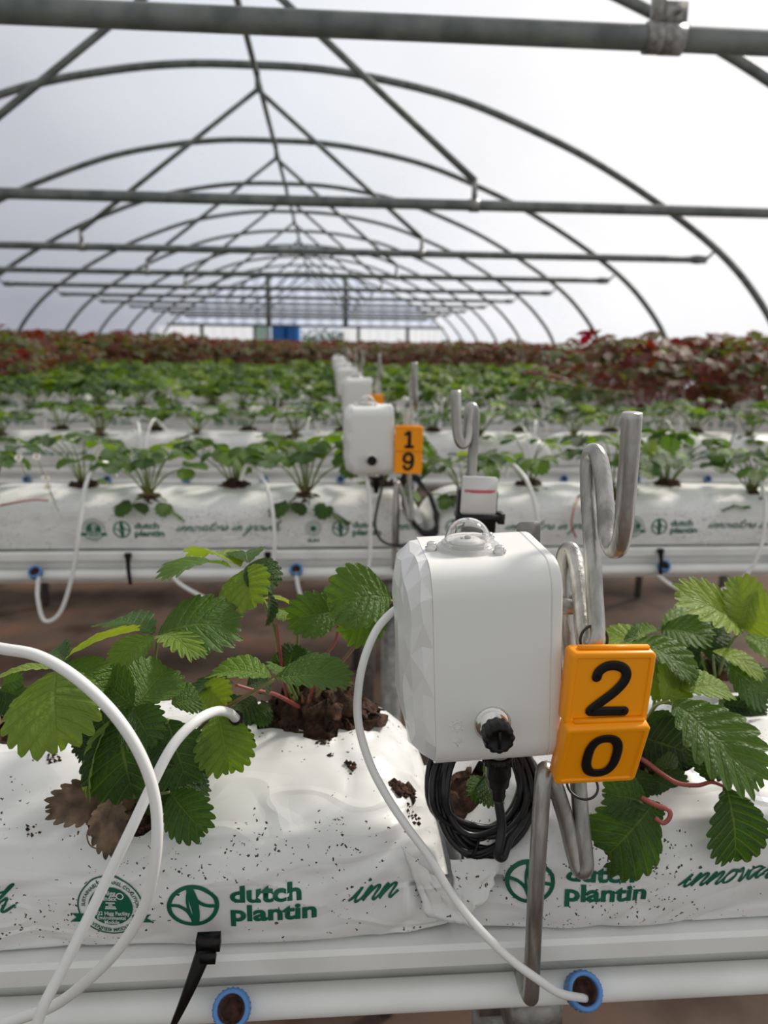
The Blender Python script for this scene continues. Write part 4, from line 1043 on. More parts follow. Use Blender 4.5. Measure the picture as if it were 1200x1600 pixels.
fg_leaflet(s, 1158,985,.62, 1072,926,.60, 72, (.1,-.6,.8), .80, .2, .15, .1, 'pale green leaflet')
fg_leaflet(s, 1160,984,.62, 1150,903,.63, 74, (.15,-.7,.7), .86, .25, .1, .0, 'pale green upright leaflet')
fg_leaflet(s, 1162,984,.62, 1215,945,.61, 66, (.1,-.6,.8), .80, .2, .1, .1)
fg_leaflet(s, 1166,992,.62, 1215,1025,.59, 50, (.1,-.5,.8), .68, .2, .1, .1)
s = fg_stalk(Dp, [(1116,1075,.655),(1080,1020,.655),(1045,990,.65),(1032,984,.65)], .0016, .001)
fg_leaflet(s, 1032,982,.65, 1108,962,.68, 40, (0,-.3,1), .62, .25, .15, .1)
fg_leaflet(s, 1032,984,.65, 1110,994,.62, 56, (0,-.55,.8), .50, .2, .15, .1, pleat=.02)
fg_leaflet(s, 1030,984,.65, 984,990,.66, 34, U_, .6)
s = fg_stalk(Dp, [(1118,1075,.655),(1100,1040,.65),(1095,1020,.65)], .0016, .001)
for (a,b,c,d,w_,tn) in ((1095,1020,1060,1000,50,.15),(1096,1018,1120,990,52,.3),(1094,1024,1056,1036,44,.12),(1100,1022,1140,1012,50,.18),(1098,1030,1086,1046,36,.1),(1100,1010,1136,985,40,.35)):
    fg_leaflet(s, a,b,.65, c,d,.655, w_, F_, tn)
s = fg_stalk(Dp, [(1120,1075,.65),(1116,1045,.64),(1114,1024,.63)], .0016, .001)
fg_leaflet(s, 1112,1018,.63, 1192,1052,.60, 42, (.1,-.25,1), .86, .15, .2, .1, 'bright arching leaflet')
fg_leaflet(s, 1135,1040,.62, 1205,1092,.60, 66, (.2,-.8,.5), .35, .15, .15, .1)
fg_leaflet(s, 1130,1100,.61, 1200,1112,.60, 34, F_, .08)
fg_leaflet(s, 1125,1090,.62, 1160,1120,.60, 40, F_, .12)
o = soil_mound(.022,.018,.016,44,24,8,.006).build('root_clod', M['rust'], Dp); o.location = P(1112,1050,.66)-cD
# small seedling behind the cable coil
cE = P(752,1228,0.545); Ep = fg_plant('small strawberry seedling in the gap behind the black cable coil', cE)
s = fg_stalk(Ep, [(752,1228,.545),(756,1215,.53),(760,1205,.52)], .0012, .001)
fg_leaflet(s, 757,1215,.525, 772,1256,.505, 40, F_, .3); fg_leaflet(s, 756,1216,.53, 740,1245,.51, 36, F_, .2); fg_leaflet(s, 757,1213,.53, 775,1200,.53, 30, F_, .3)
# leaf left of the device and behind the rods
s = fg_stalk(Cp, [(1000,1165,.585),(950,1080,.60),(905,1010,.62)], .0014, .001)
for (a,b,c,d,w_,tn) in ((905,1010,884,985,34,.7),(908,1015,925,990,36,.5),(900,1020,882,1040,30,.3)):
    fg_leaflet(s, a,b,.62, c,d,.62, w_, F_, tn)
# dead leaves at the front hole
def dead(px0,py0,Y0,px1,py1,Y1,w_,lab,hint=F_):
    mb = MB(); B, T = P(px0,py0,Y0), P(px1,py1,Y1)
    leaflet(mb, B, T, w_*.52/FPX, hint, bow=.3, fold=.7, curl=.3, seed=px0*.1, pleat=.03, **LODS[0]); 
    o = mb.build('dead_leaf', M['dead'], origin=B); tag(o, lab, 'dead leaf')
dead(170,1245,.502, 84,1262,.480, 60, 'brown withered leaf lying left of the front planting hole')
dead(178,1245,.49, 172,1330,.462, 50, 'brown curled dead leaf hanging below the front planting hole')
mb = MB(); tube(mb, catmull([P(142,1288,.478),P(136,1305,.474),P(142,1322,.473),P(163,1329,.472)], 6), .0005, 5)
tag(mb.build('root_thread', M['crown']), 'thin brown root thread curling beside the hanging dead leaf', 'root')

# ---- plants of the other rows
greens_p = [parted_plant(100+i, 14, .115, .044, 1, .45) for i in range(4)]
greens = [single_plant(120+i, 18, .125, .050, 2, .52)[0] for i in range(5)]
red_raw = [single_plant(200+i, 28, .31, .062, 2, .56, 'leaf_red', 1.0, 'stalk_red') for i in range(5)]
reds = [r_[0] for r_ in red_raw]
rd = random.Random(77); cand = []
for n in range(1, NROW+1):
    for c in bag_rows[n]:
        for (hx, hy) in HOLES:
            x, y = c+hx, row_y(n)+hy
            if abs(x-TC) > 4.0: continue
            if n == 1 and -0.62 < x < 0.62: continue
            inview = -0.46*y-0.25 < x < 0.60*y+0.25
            if not inview: continue
            red = (n >= 8) or (n >= 4 and (x > 1.55+.30*(y-4)+rd.uniform(-.15,.15))) or (n >= 5 and x < -1.9-.20*(y-5)) 
            cand.append((y, n, x, red, y))
cand.sort(key=lambda c: (c[0], c[2]))
cntg = cntr = 0; stuff = []; first = {}
WHERE2 = ['far left edge','left','left of centre','centre','right of centre','right','far right edge']
def place_word(x, y):
    px = 509+x*FPX/y; k = int(max(0, min(6, px/1200*7))); return WHERE2[k]
seen_lab = {}
for (d, n, x, red, y) in cand:
    vi = rd.randrange(1000); yy = y+rd.uniform(-.012,.012); z = GZ+BHT-.004; s_ = rd.uniform(.85,1.2); rot = rd.uniform(0, 2*PI)
    if red: idx = cntr
    else: idx = cntg
    if red and cntr+cntg >= 300 or (not red and cntg+cntr >= 300): stuff.append((x, yy, z, s_, rot, vi % 5, red)); continue
    if red:
        cntr += 1; o = bpy.data.objects.new('strawberry_plant', reds[vi % 5]); C.objects.link(o); o.rotation_euler = (0,0,rot); sc = rd.uniform(.95,1.15)*(1.0+.13*min(1, abs(x+.1)/2.2))*(1.12 if x < -1.5 or n < 8 else 1)
        sc *= 1.0
        lab = 'tall red-leaved strawberry plant in the %s, %s of the photo' % (nth_row(n), place_word(x, y))
    else:
        cntg += 1; sc = s_
        if n <= 3:
            pi = vi % 4
            if pi not in first: o = greens_p[pi]; first[pi] = 1
            else: o = copy_tree(greens_p[pi])
        else: o = bpy.data.objects.new('strawberry_plant', greens[vi % 5]); C.objects.link(o); sc *= 1.12
        o.rotation_euler = (0,0,rot)
        lab = 'young green strawberry plant in the %s, %s of the photo' % (nth_row(n), place_word(x, y))
    o.location = (x, yy, z); o.scale = (sc, sc, sc*(1.08 if red else 1))
    tag(o, lab, 'plant', '%s plants in the %s, %s' % ('red-leaved' if red else 'green', nth_row(n), place_word(x, y)))
# the crowd far behind: one object
mb = MB(); import array
for (x, y, z, s_, rot, vi, red) in stuff:
    src = red_raw[vi][1]; o = len(mb.v); ca, sa = math.cos(rot)*s_, math.sin(rot)*s_
    mb.v += [(x+a*ca-b*sa, y+a*sa+b*ca, z+c*s_*1.12) for a, b, c in src.v]; mb.tint += src.tint; mb.f += [tuple(i+o for i in f) for f in src.f]; mb.mi += src.mi
    for k, u in src.uv.items(): mb.uv[k+o] = u
if stuff: tag(mb.build('strawberry_plants', [M['leaf_red'], M['stalk_red']]), 'dense mass of red-brown strawberry plants in the farthest rows', 'plants', kind='stuff')
# flowers on the second row, left
fl = P(60,712,row_y(2)-.04); r0 = None
for i, (px, py) in enumerate(((30,716),(58,714),(72,748),(76,762))):
    c = P(px, py, row_y(2)-.15); r = empty('strawberry_flower', c)
    for k in range(5):
        a = 2*PI*k/5; mb = MB(); d = V((math.cos(a), -.35, math.sin(a)*.6+.25)).normalized()
        leaflet(mb, d*.001, d*.009, .009, (0,-1,.6), nt=4, per=1, cols=2, teeth=0, tint=.5); o = mb.build('petal', M['flower'], r)
    mb = MB(); lathe(mb, [(0,-.002),(.0028,0),(.002,.002),(0,.003)], axis=V((0,-1,.5)), n=12); mb.build('flower_centre', M['yellow'], r)
    mb = MB(); tube(mb, catmull([(0,.001,0),(.004,.01,-.03),(.006,.03,-.055)], 4), .0008, 5); mb.build('flower_stalk', M['stalk'], r)
    tag(r, 'small white strawberry flower in the second row, %s' % ['leftmost of four','upper one beside the leftmost','third from the left, lower','lowest of four'][i], 'flower', 'white strawberry flowers')
# ------------------------------------------------------------------ sensor box
DEV_Y = 0.45; DW, DH, DD = 0.083, 0.140, 0.100
dev0 = P(780,1204,DEV_Y); ROLL = -0.047
def make_sensor(full=True):
    r = empty('sensor_box'); hd, hh = DD/2, DH/2; R_ = .020
    def sec(x, inset, rr): return [V((x, hd+a, hh+b)) for a, b in rrect(hd-inset, hh-inset, max(.004, rr-inset), 8)]
    x0, x1 = -DW/2, DW/2
    mb = MB(); loft(mb, [sec(x0, 0, R_), sec(x0+.004, 0, R_), sec(0, 0, R_), sec(x1-.0085, 0, R_), sec(x1-.0078, .0009, R_), sec(x1-.007, 0, R_), sec(x1-.003, 0.0002, R_), sec(x1-.001, .001, R_), sec(x1, .003, R_)])
    b = mb.build('housing', M['white_shell'], r); auto_smooth(b, 40)
    # faceted side cover
    rd = random.Random(2); nseg = 18; loops = []
    for k, (x, ins) in enumerate(((x0-.0001, .0002), (x0-.007, .0018), (x0-.014, .010), (x0-.018, .022), (x0-.0195, .036))):
        base = rrect(hd-ins, hh-ins, max(.006, R_-ins*.5), 4); m = len(base)
        loops.append([V((x+(rd.uniform(-.0012,.0012) if 0 < k < 4 else 0), hd+a*(1+rd.uniform(-.02,.02)*(0 < k)), hh+c*(1+rd.uniform(-.02,.02)*(0 < k)))) for a, c in base])
    mb = MB(); n = len(loops[0]); 
    keep = [0, 3, 4+1, 8, 9+0+1, 13, 14+1, 18]; 
    def resample(l_): 
        # few long facets: corners plus points along the straight sides
        out = []; 
        cs = [l_[0], l_[2], l_[4], l_[5], l_[7], l_[9], l_[10], l_[12], l_[14], l_[15], l_[17], l_[19]]
        for i, p in enumerate(cs):
            out.append(p); q = cs[(i+1) % len(cs)]
            if (q-p).length > .02:
                ns = 4
                for s in range(1, ns): out.append(p.lerp(q, s/ns))
        return out
    L0 = [resample(l_) for l_ in loops]; mn = min(len(l_) for l_ in L0); 
    if len(set(len(l_) for l_ in L0)) > 1:
        def rs(l_, m):
            per = [0]; 
            for i in range(len(l_)): per.append(per[-1]+(l_[(i+1)%len(l_)]-l_[i]).length)
            out = []
            for k in range(m):
                t = per[-1]*k/m; i = max(j for j in range(len(l_)) if per[j] <= t+1e-9); f = (t-per[i])/max(1e-9, per[i+1]-per[i]); out.append(l_[i].lerp(l_[(i+1)%len(l_)], f))
            return out
        L0 = [rs(l_, 26) for l_ in L0]
    n = len(L0[0]); vs = []
    for k, l_ in enumerate(L0):
        for i, p in enumerate(l_):
            q = V(p)
            if 0 < k < len(L0)-1: q += V((rd.uniform(-.0013,.0013), rd.uniform(-.002,.002), rd.uniform(-.003,.003)))
            vs.append(q)
    fs = []
    for k in range(len(L0)-1):
        for i in range(n):
            a, b_, c, d = k*n+i, k*n+(i+1)%n, (k+1)*n+(i+1)%n, (k+1)*n+i
            fs += [(a, b_, c), (a, c, d)] if (i+k) % 2 else [(a, b_, d), (b_, c, d)]
    fs.append(tuple((len(L0)-1)*n+i for i in range(n)))
    mb.add(vs, fs); o = mb.build('side_cover', M['white_cover'], r, smooth=False); o['label'] = 'faceted white side cover'
    # dome on top
    dc = V((-.011, .046, DH)); mb = MB()
    prof = [(.0215,0),(.0215,.0022),(.0200,.0030),(.0185,.0028),(.0180,.0048),(.0166,.0052)] + [(.0158*math.cos(a), .0052+.0158*math.sin(a)) for a in [PI/2*i/10 for i in range(11)]]
    lathe(mb, prof, dc, n=40)
    inner = [(.0148*math.cos(a), .0052+.0148*math.sin(a)) for a in [PI/2*i/10 for i in reversed(range(11))]] + [(.0148,.0005)]
    lathe(mb, inner, dc, n=40); d = mb.build('dome', M['clear'], r); d['label'] = 'clear glass-like dome'
    mb = MB(); lathe(mb, [(.0140,0),(.0140,.0035),(.0095,.0045),(.0085,.0062),(.004,.0068),(0,.0068)], dc, n=28); mb.build('light_sensor', M['white_shell'], d)
    mb = MB(); lathe(mb, [(.0022,.0066),(.0020,.0085),(0,.0090)], dc, n=12); lathe(mb, [(.0011,.0066),(.0010,.0078),(0,.0080)], dc+V((-.004,0,0)), n=8); mb.build('sensor_pin', M['screw'], d)
    for sx, sy in ((-1.08,.0),(.78,-.78),(.78,.78)):
        c = dc+V((sx*.0228, sy*.0228, 0)); mb = MB(); lathe(mb, [(.0042,0),(.0044,.0022),(.0032,.0024),(.0032,.0048),(.0026,.0054),(0,.0054)], c, n=20)
        lathe(mb, [(.0012,.0052),(0,.0056)], c, n=6); mb.build('dome_screw', M['chrome'], r)
    # knob on the front
    kc = V((-.0045, 0, .0345)); mb = MB(); ax = V((0,-1,0))
    lathe(mb, [(.0118,0),(.0120,.0016),(.0100,.0030),(.0090,.0032),(.0090,.0120),(.0082,.0125)], kc, ax, 36); kb = mb.build('socket', M['chrome'], r); kb['label'] = 'polished metal socket ring'
    mb = MB(); n = 96; vs = []
    for (h, rr, amp) in ((.0105,.0094,.0),(.0110,.0104,.0004),(.0205,.0104,.0005),(.0222,.0096,.0003),(.0228,.0070,.0),(.0220,.0066,0),(.0220,.0001,0)):
        for k in range(n):
            a = 2*PI*k/n; q = rr*.93+amp*math.copysign(abs(math.cos(a*12))**.6, math.cos(a*12)); vs.append(kc+V((q*math.cos(a), -h, q*math.sin(a))))
    mb.add(vs, [(i*n+k, i*n+(k+1)%n, (i+1)*n+(k+1)%n, (i+1)*n+k) for i in range(6) for k in range(n)])
    box(mb, (kc.x-.0008, -.0230, kc.z-.0058), (kc.x+.0008, -.0218, kc.z+.0058)); mb.build('knob', M['black'], r)
    # raised little sun and arrow
    mb = MB(); ic = V((-.0275, -.0002, .0345)); tube(mb, [ic+V((.0024*math.cos(a), 0, .0024*math.sin(a))) for a in [2*PI*i/20 for i in range(20)]], .00028, 5, closed=True)
    for k in range(8):
        a = 2*PI*k/8; u = V((math.cos(a), 0, math.sin(a))); tube(mb, [ic+u*.0036, ic+u*.0050], .00028, 5)
    q = ic+V((0,0,-.0105)); tube(mb, [q+V((-.003,0,-.0012)), q+V((.003,0,-.0012)), q+V((0,0,.0032))], .00028, 5); tube(mb, [q+V((-.003,0,.0018)), q+V((.0005,0,-.0045))], .00028, 5)
    mb.build('embossed_mark', M['white_shell'], r)
    # cable gland beneath
    gc = V((.006, .030, 0)); mb = MB(); dn = V((0,0,-1))
    lathe(mb, [(.0092,0),(.0092,.004),(.0088,.006),(.0088,.007)], gc, dn, 24); mb.build('metal_collar', M['chrome'], r)
    mb = MB(); lathe(mb, [(.0095,.006),(.0108,.007),(.0108,.012),(.0090,.013),(.0090,.022),(.0082,.024),(.0074,.030),(.0052,.032),(.0046,.040),(.0040,.041)], gc, dn, 24)
    for k in range(16):
        a = 2*PI*k/16; u = V((math.cos(a), math.sin(a), 0)); tube(mb, [gc+u*.0108+dn*.0075, gc+u*.0108+dn*.0118], .0007, 5)
    mb.build('cable_gland', M['black'], r)
    # bracket at the back right with its plate, bolt and clip
    mb = MB(); pl = [V((a, 0, b)) for a, b in rrect(.0088, .0150, .004, 5)]; c = V((DW/2+.003, DD-.002, DH-.012))
    loft(mb, [[c+p+V((0,0,0)) for p in pl], [c+p+V((0,.0022,0)) for p in pl]]); box(mb, (c.x-.004, c.y-.010, c.z-.012), (c.x+.004, c.y+.001, c.z-.006)); mb.build('bracket_plate', M['steel'], r)
    mb = MB(); lathe(mb, [(.004,0),(.004,.004),(.002,.005),(0,.005)], c+V((.001,0,-.001)), V((0,-1,0)), 14); mb.build('bolt', M['chrome'], r)
    mb = MB(); lathe(mb, [(.0045,0),(.0045,.004),(.003,.0045),(.003,.007),(0,.007)], V((DW/2-.001, .055, .078)), V((1,0,0)), 14); mb.build('vent_plug', M['white_shell'], r)
    return r
s0 = make_sensor(); s0.location = dev0; s0.rotation_euler = (0, ROLL, 0)
tag(s0, 'large white sensor box with black knob and clear dome, nearest to the camera', 'sensor box', 'sensor boxes along the tunnel')
SN = []
for n in range(2, 15):
    c = copy_tree(s0); c.location = dev0+V((0.0 + (0.002 if n % 2 else -.004) - (.012 if n == 2 else 0), SP*(n-1), 0.012+0.004*math.sin(n*2.3))); c.rotation_euler = (0, ROLL*.35*math.sin(n), 0.04*math.sin(n*1.7))
    tag(c, 'white sensor box %s in the line going back' % ('second, beside the tags reading 19,' if n == 2 else ORD[n-1]), 'sensor box', 'sensor boxes along the tunnel'); SN.append(c)
# ------------------------------------------------------------------ number tags
TW, TH, TT = 0.0560, 0.0500, 0.0135
def digit_strokes(ch):
    return {'2': [[(-.36,.30),(-.32,.44),(-.16,.56),(.06,.58),(.26,.50),(.34,.34),(.28,.14),(.08,-.10),(-.18,-.32),(-.40,-.52),(-.36,-.56),(-.1,-.56),(.40,-.56)]],
            '0': [[(0,.56),(.20,.50),(.32,.30),(.35,0),(.32,-.30),(.20,-.50),(0,-.56),(-.20,-.50),(-.32,-.30),(-.35,0),(-.32,.30),(-.20,.50)]],
            '1': [[(-.22,.34),(-.08,.42),(.04,.56),(.04,.2),(.04,-.56)],[(-.2,-.56),(.28,-.56)]],
            '9': [[(.30,.22),(.24,.44),(.02,.56),(-.22,.46),(-.32,.22),(-.24,0),(0,-.08),(.22,.02),(.30,.22),(.30,-.05),(.24,-.34),(.06,-.54),(-.16,-.54),(-.30,-.36)]]}[ch]
def make_tag(ch):
    """hollow orange tile: rim, sunk face, raised black digit"""
    r = empty('number_tag'); mb = MB()
    def o_(hx, hz, y, rr=.003): return [V((a, y, b)) for a, b in rrect(hx, hz, rr, 4)]
    hx, hz = TW/2, TH/2
    loft(mb, [o_(hx-.0010, hz-.0010, TT), o_(hx, hz, TT-.001), o_(hx, hz, .0012), o_(hx-.0008, hz-.0008, .0002), o_(hx-.0016, hz-.0016, 0), o_(hx-.0034, hz-.0034, 0, .0015), o_(hx-.0042, hz-.0042, .0011, .001)], cap1=True)
    t = mb.build('tile', M['orange'], r); auto_smooth(t, 50)
    mb = MB(); box(mb, (-hx+.006, TT*.35, hz-.0004), (hx-.003, TT*.62, hz+.0022)); mb.build('slide_rail', M['orange'], r)
    if ch:
        mb = MB(); kz = TH*.56
        for st in digit_strokes(ch):
            closed = ch == '0'; p = sm2(st, 8, closed) if ch not in '1' else [q for q in sm2(st[:3], 6)]+([(x, z) for x, z in st[3:]] if len(st) > 3 else []) if len(st) > 2 else st
            tube(mb, [V((x*kz, 0, z*kz)) for x, z in p], .0033, 12, closed=closed)
            if not closed:
                for q in (p[0], p[-1]): lathe(mb, [(.0033*math.cos(a), .0033*math.sin(a)) for a in [-PI/2+PI*i/8 for i in range(9)]], (q[0]*kz, 0, q[1]*kz), V((0,0,1)), 12)
        mb.v = [(x, max(-.0006, y*.3)+.0002, z) for x, y, z in mb.v]; mb.build('digit', M['black'], r)
    return r
def ring(name_loc, R_, rr, lab, tiltv=(0,-1,.3)):
    mb = MB(); ax = V(tiltv).normalized(); a = ax.orthogonal().normalized(); b = ax.cross(a)
    tube(mb, [(a*math.cos(t)+b*math.sin(t))*R_ for t in [2*PI*i/32 for i in range(32)]], rr, 8, closed=True)
    o = mb.build('tie_ring', M['cable'], None); o.location = name_loc; tag(o, lab, 'tie', 'black tie rings on the tags'); return o
tY = 0.440
t2 = make_tag('2'); t2.location = P(954,1077,tY); t2.rotation_euler = (.04, .035, .06); tag(t2, 'orange number tag with a raised black 2, upper of the nearest pair', 'number tag', 'orange number tags')
t0 = make_tag('0'); t0.location = P(941,1182,tY+.002); t0.rotation_euler = (.30, .01, .05); tag(t0, 'orange number tag with a raised black 0, lower of the nearest pair', 'number tag', 'orange number tags')
ring(P(928,1000,tY+.02), .0095, .0009, 'black ring tying the tag 2 to the aluminium hook', (.1,-1,.2))
ring(P(910,1226,tY+.02), .0105, .0009, 'black ring looped beneath the tag 0', (.0,-.6,1))
r2 = row_y(2)-row_y(1)
t1 = make_tag('1'); t1.location = P(639,686,tY+r2); t1.rotation_euler = (0,.02,-.05); tag(t1, 'orange number tag with a black 1, on the second hook', 'number tag', 'orange number tags')
t9 = make_tag('9'); t9.location = P(638,721,tY+r2); t9.rotation_euler = (-.1,.02,-.05); tag(t9, 'orange number tag with a black 9, below the tag 1', 'number tag', 'orange number tags')
tb = make_tag(None)
for n in range(3, 8):
    for k, (dz, wd) in enumerate(((0.0, 'upper'), (-.049, 'lower'))):
        c = tb if (n == 3 and k == 0) else copy_tree(tb); c.location = P(954,1073,tY)+V((-.012+.003*(n%3), SP*(n-1), .012+dz)); tag(c, '%s plain-looking orange tag beside the %s sensor box' % (wd, ORD[n-1]), 'number tag', 'orange number tags')
# ------------------------------------------------------------------ bent aluminium hooks
HOOKP = [(988,645,.430),(984,700,.432),(978,780,.436),(974,825,.440),(968,853,.446),(957,858,.456),(949,835,.466),(946,790,.478),(941,740,.490),(934,712,.498),(925,706,.503),(920,724,.506),(920,770,.502),(925,850,.484),(929,930,.472),(932,978,.464),(930,1002,.460),(921,1009,.462),(912,990,.470),(908,940,.488),(904,900,.502),(898,870,.515),(890,858,.520),(882,868,.522),(880,900,.520),(883,950,.515),(888,1010,.505),(896,1100,.490),(902,1200,.476),(908,1280,.466),(914,1335,.460),(914,1357,.458),(905,1358,.460),(896,1330,.463),(884,1280,.466),(870,1235,.468),(861,1212,.469),(854,1202,.467),(849,1216,.462),(843,1300,.457),(837,1400,.454),(832,1500,.456),(830,1550,.456)]
hb = V((dev0.x, row_y(1), 0)); hpts = [P(*p) for p in HOOKP]; e_ = hpts[-1]; hpts += [e_+V((.0005,.004,-.008)), e_+V((.001,.016,-.012)), e_+V((.001,.03,-.011))]
mb = MB(); q = catmull(hpts, 6); tube(mb, q, .0058, 16)
hk = mb.build('hanging_hook', M['rod'], origin=hb); tag(hk, 'bent grey aluminium hook beside the nearest sensor box', 'hook', 'bent aluminium hooks')
for n in range(2, 13):
    c = hk.copy(); C.objects.link(c); c.location = hb+V((0.008*math.sin(n*3), SP*(n-1), .0)); tag(c, 'bent grey aluminium hook at the %s sensor box' % ORD[n-1], 'hook', 'bent aluminium hooks')
# clip joining hook and box
c = P(889,942,.512); mb = MB(); tube(mb, [c+V((.0085*math.cos(a), .0085*math.sin(a), 0)) for a in [2*PI*i/24 for i in range(24)]], .0045, 8, closed=True); mb.v = [(c.x+(x-c.x)*.95, y, c.z+(z-c.z)*1.3) for x, y, z in mb.v]
box(mb, (c.x-.022, c.y-.003, c.z-.004), (c.x-.006, c.y+.003, c.z+.004)); tag(mb.build('pipe_clip', M['steel'], origin=c), 'dark metal clip round the hook at the right edge of the sensor box', 'clip')
# second hook with the white card
hp = [(712,610,.85),(713,650,.85),(716,682,.85),(722,694,.852),(729,688,.855),(732,665,.86),(733,645,.862),(736,636,.864),(741,642,.864),(741,670,.862),(737,740,.858),(735,800,.852)]
mb = MB(); hq = [P(*p) for p in hp]; hx_ = hq[-1].x; hq += [V((hx_, .835, GZ+.14)), V((hx_, .775, GZ+.07)), V((hx_, .732, GZ+.03)), V((hx_, .7255, GZ-.01)), V((hx_, .726, GZ-.10)), V((hx_, .722, GZ-.128)), V((hx_, .700, GZ-.132))]; q = catmull(hq, 6); tube(mb, q, .0058, 14); q_ = P(740,800,.852)
tag(mb.build('card_hook', M['rod'], origin=q_), 'bent grey hook standing behind the nearest sensor box, with the white card', 'hook')
r = empty('card_holder', P(749,775,.835)); c0 = V(r.location)
def sc(px): return px*.86/FPX
mb = MB(); hx, hz = sc(56)/2, sc(60)/2; loft(mb, [[V((a+.004*(-b/hz)*.0, 0, b)) for a, b in rrect(hx, hz, .003, 4)], [V((a, .004, b)) for a, b in rrect(hx, hz, .003, 4)]]); mb.build('card', M['card'], r)
mb = MB(); box(mb, (-hx*.86, -.0008, hz*.20), (hx*.86, -.0001, hz*.32)); box(mb, (-hx*.5, -.0008, hz*.16), (hx*.7, -.0001, hz*.22)); mb.build('red_print_line', M['card_red'], r)
mb = MB(); box(mb, (-hx*1.1, .004, -hz*2.0), (hx*1.1, .022, hz*.2)); bx = mb.build('black_case', M['black'], r)
mb = MB(); box(mb, (-hx*1.15, -.002, -hz*1.30), (hx*1.25, .024, -hz*1.02)); box(mb, (hx*1.2, .0, -hz*1.5), (hx*1.55, .02, -hz*.95)); mb.build('black_band', M['black'], r)
r.rotation_euler = (0, .03, 0); tag(r, 'small white card with a red line on a black case behind the sensor box', 'card holder')
# ------------------------------------------------------------------ black cable coil
rd = random.Random(8); mb = MB(); cc = P(757,1232,.500)
for k in range(17):
    rx = sc(84)*.62*rd.uniform(.72, 1.10); rz = sc(105)*.62*rd.uniform(.72, 1.06); ox, oz, oy = rd.uniform(-.003,.003), rd.uniform(-.004,.003), rd.uniform(-.006,.010); ph = rd.uniform(0, 6)
    pts = [cc+V((ox+rx*math.cos(a), oy+.004*math.sin(a*2+ph)+(.018*max(0, math.sin(a))), oz+rz*math.sin(a)*(1+.06*math.sin(a*3+ph)))) for a in [2*PI*i/40 for i in range(40)]]
    tube(mb, pts, .0024, 8, closed=True)
r = empty('coiled_cable', cc); o = mb.build('coil', M['cable'], origin=cc); o.parent = r; o.location = (0,0,0)
mb = MB(); a = P(735,1322,.498)-cc; tube(mb, [a+V((.009*math.cos(t)*.6, .011*math.sin(t), .011*math.cos(t))) for t in [2*PI*i/18 for i in range(18)]], .0012, 6, closed=True); mb.build('twist_tie', M['black'], r)
mb = MB(); p0_ = dev0+V((.0075,.030,-.040)); pts = [p0_, P(784,1290,.478), P(780,1322,.474), P(778,1336,.474), P(786,1338,.476), P(796,1310,.482), P(812,1290,.49), P(830,1255,.50)]
tube(mb, catmull(pts, 7), .0034, 12); o = mb.build('lead', M['cable'], origin=cc); o.parent = r; o.location = (0,0,0); tag(r, 'coil of thin black cable hanging under the nearest sensor box, between two bags', 'cable')
def cable(pts, rr, lab, mk='cable', name='cable', cat='cable', group=None):
    q = catmull([P(*p) if len(p) == 3 else p[0] for p in pts], 8); mb = MB(); tube(mb, q, rr, 12); o = mb.build(name, M[mk], origin=q[0]); tag(o, lab, cat, group); return o
cable([(597,735,1.57),(597,760,1.56),(590,790,1.55),(586,820,1.54),(595,843,1.54),(615,852,1.53),(640,850,1.53)], .0028, 'thin black cable hanging from the second sensor box')
cable([(622,745,1.60),(623,790,1.55),(622,830,1.53),(622,850,1.53)], .002, 'thin black lead below the tags reading 19')
mb = MB(); rd = random.Random(3)
cc2 = P(655,790,1.58)
for k in range(6):
    pts = [cc2+V((rd.uniform(-.004,.004)+.030*math.cos(a)*(1+.1*k/6), rd.uniform(-.002,.002)+.01*math.sin(a), .055*math.sin(a)*(1+.05*k))) for a in [2*PI*i/24 for i in range(24)]]
    tube(mb, pts, .0028, 6, closed=True)
mb.v = [(x+(z-cc2.z)*-.35, y, z) for x, y, z in mb.v]
tag(mb.build('coiled_cable', M['cable'], origin=cc2), 'bundle of black cable hanging at the second hook', 'cable')
# ------------------------------------------------------------------ white drip tubes
TUB = 'white drip tubes'
def drip(pts, rr, lab, peg=None):
    r_pts = catmull([P(*p) for p in pts], 9); r = empty('drip_tube', r_pts[0]); mb = MB(); tube(mb, [p-r_pts[0] for p in r_pts], rr, 14); mb.build('tube', M['tube_white'], r)
    if peg:
        a = P(*peg[0])-r_pts[0]; b = P(*peg[1])-r_pts[0]; mb = MB(); tube(mb, [a, a.lerp(b, .3), a.lerp(b, .35), b], [rr*1.5, rr*1.5, rr*.9, rr*.5], 12); mb.build('drip_peg', M['black'], r)
    tag(r, lab, 'tube', TUB); return r
drip([(-60,1002,.44),(0,1013,.42),(60,1025,.41),(120,1060,.40),(180,1118,.392),(222,1185,.388),(243,1255,.385),(244,1330,.382),(228,1410,.382),(195,1470,.385),(150,1520,.39),(90,1568,.40),(30,1592,.41),(-40,1615,.42)], .0032, 'white tube arching in from the left edge and curving down to the lower left')
drip([(370,1124,.49),(356,1113,.475),(335,1112,.462),(305,1128,.445),(270,1165,.432),(238,1225,.420),(205,1295,.408),(165,1378,.398),(130,1450,.390),(95,1520,.383),(68,1572,.378),(50,1625,.375)], .0032, 'white tube from the black peg on the front bag to the bottom left corner', ((368,1120,.488),(380,1160,.515)))
drip([(640,1000,.58),(642,965,.56),(632,948,.54),(612,957,.525),(585,990,.51),(564,1050,.50),(559,1120,.492),(575,1185,.484),(602,1240,.476),(636,1292,.468),(668,1335,.462),(700,1388,.456),(735,1436,.448),(790,1492,.440),(840,1530,.438),(875,1552,.445),(914,1560,.462)], .0029, 'white tube running from behind the sensor box down to the right blue connector')
y2 = row_y(2)+PIPE_DY
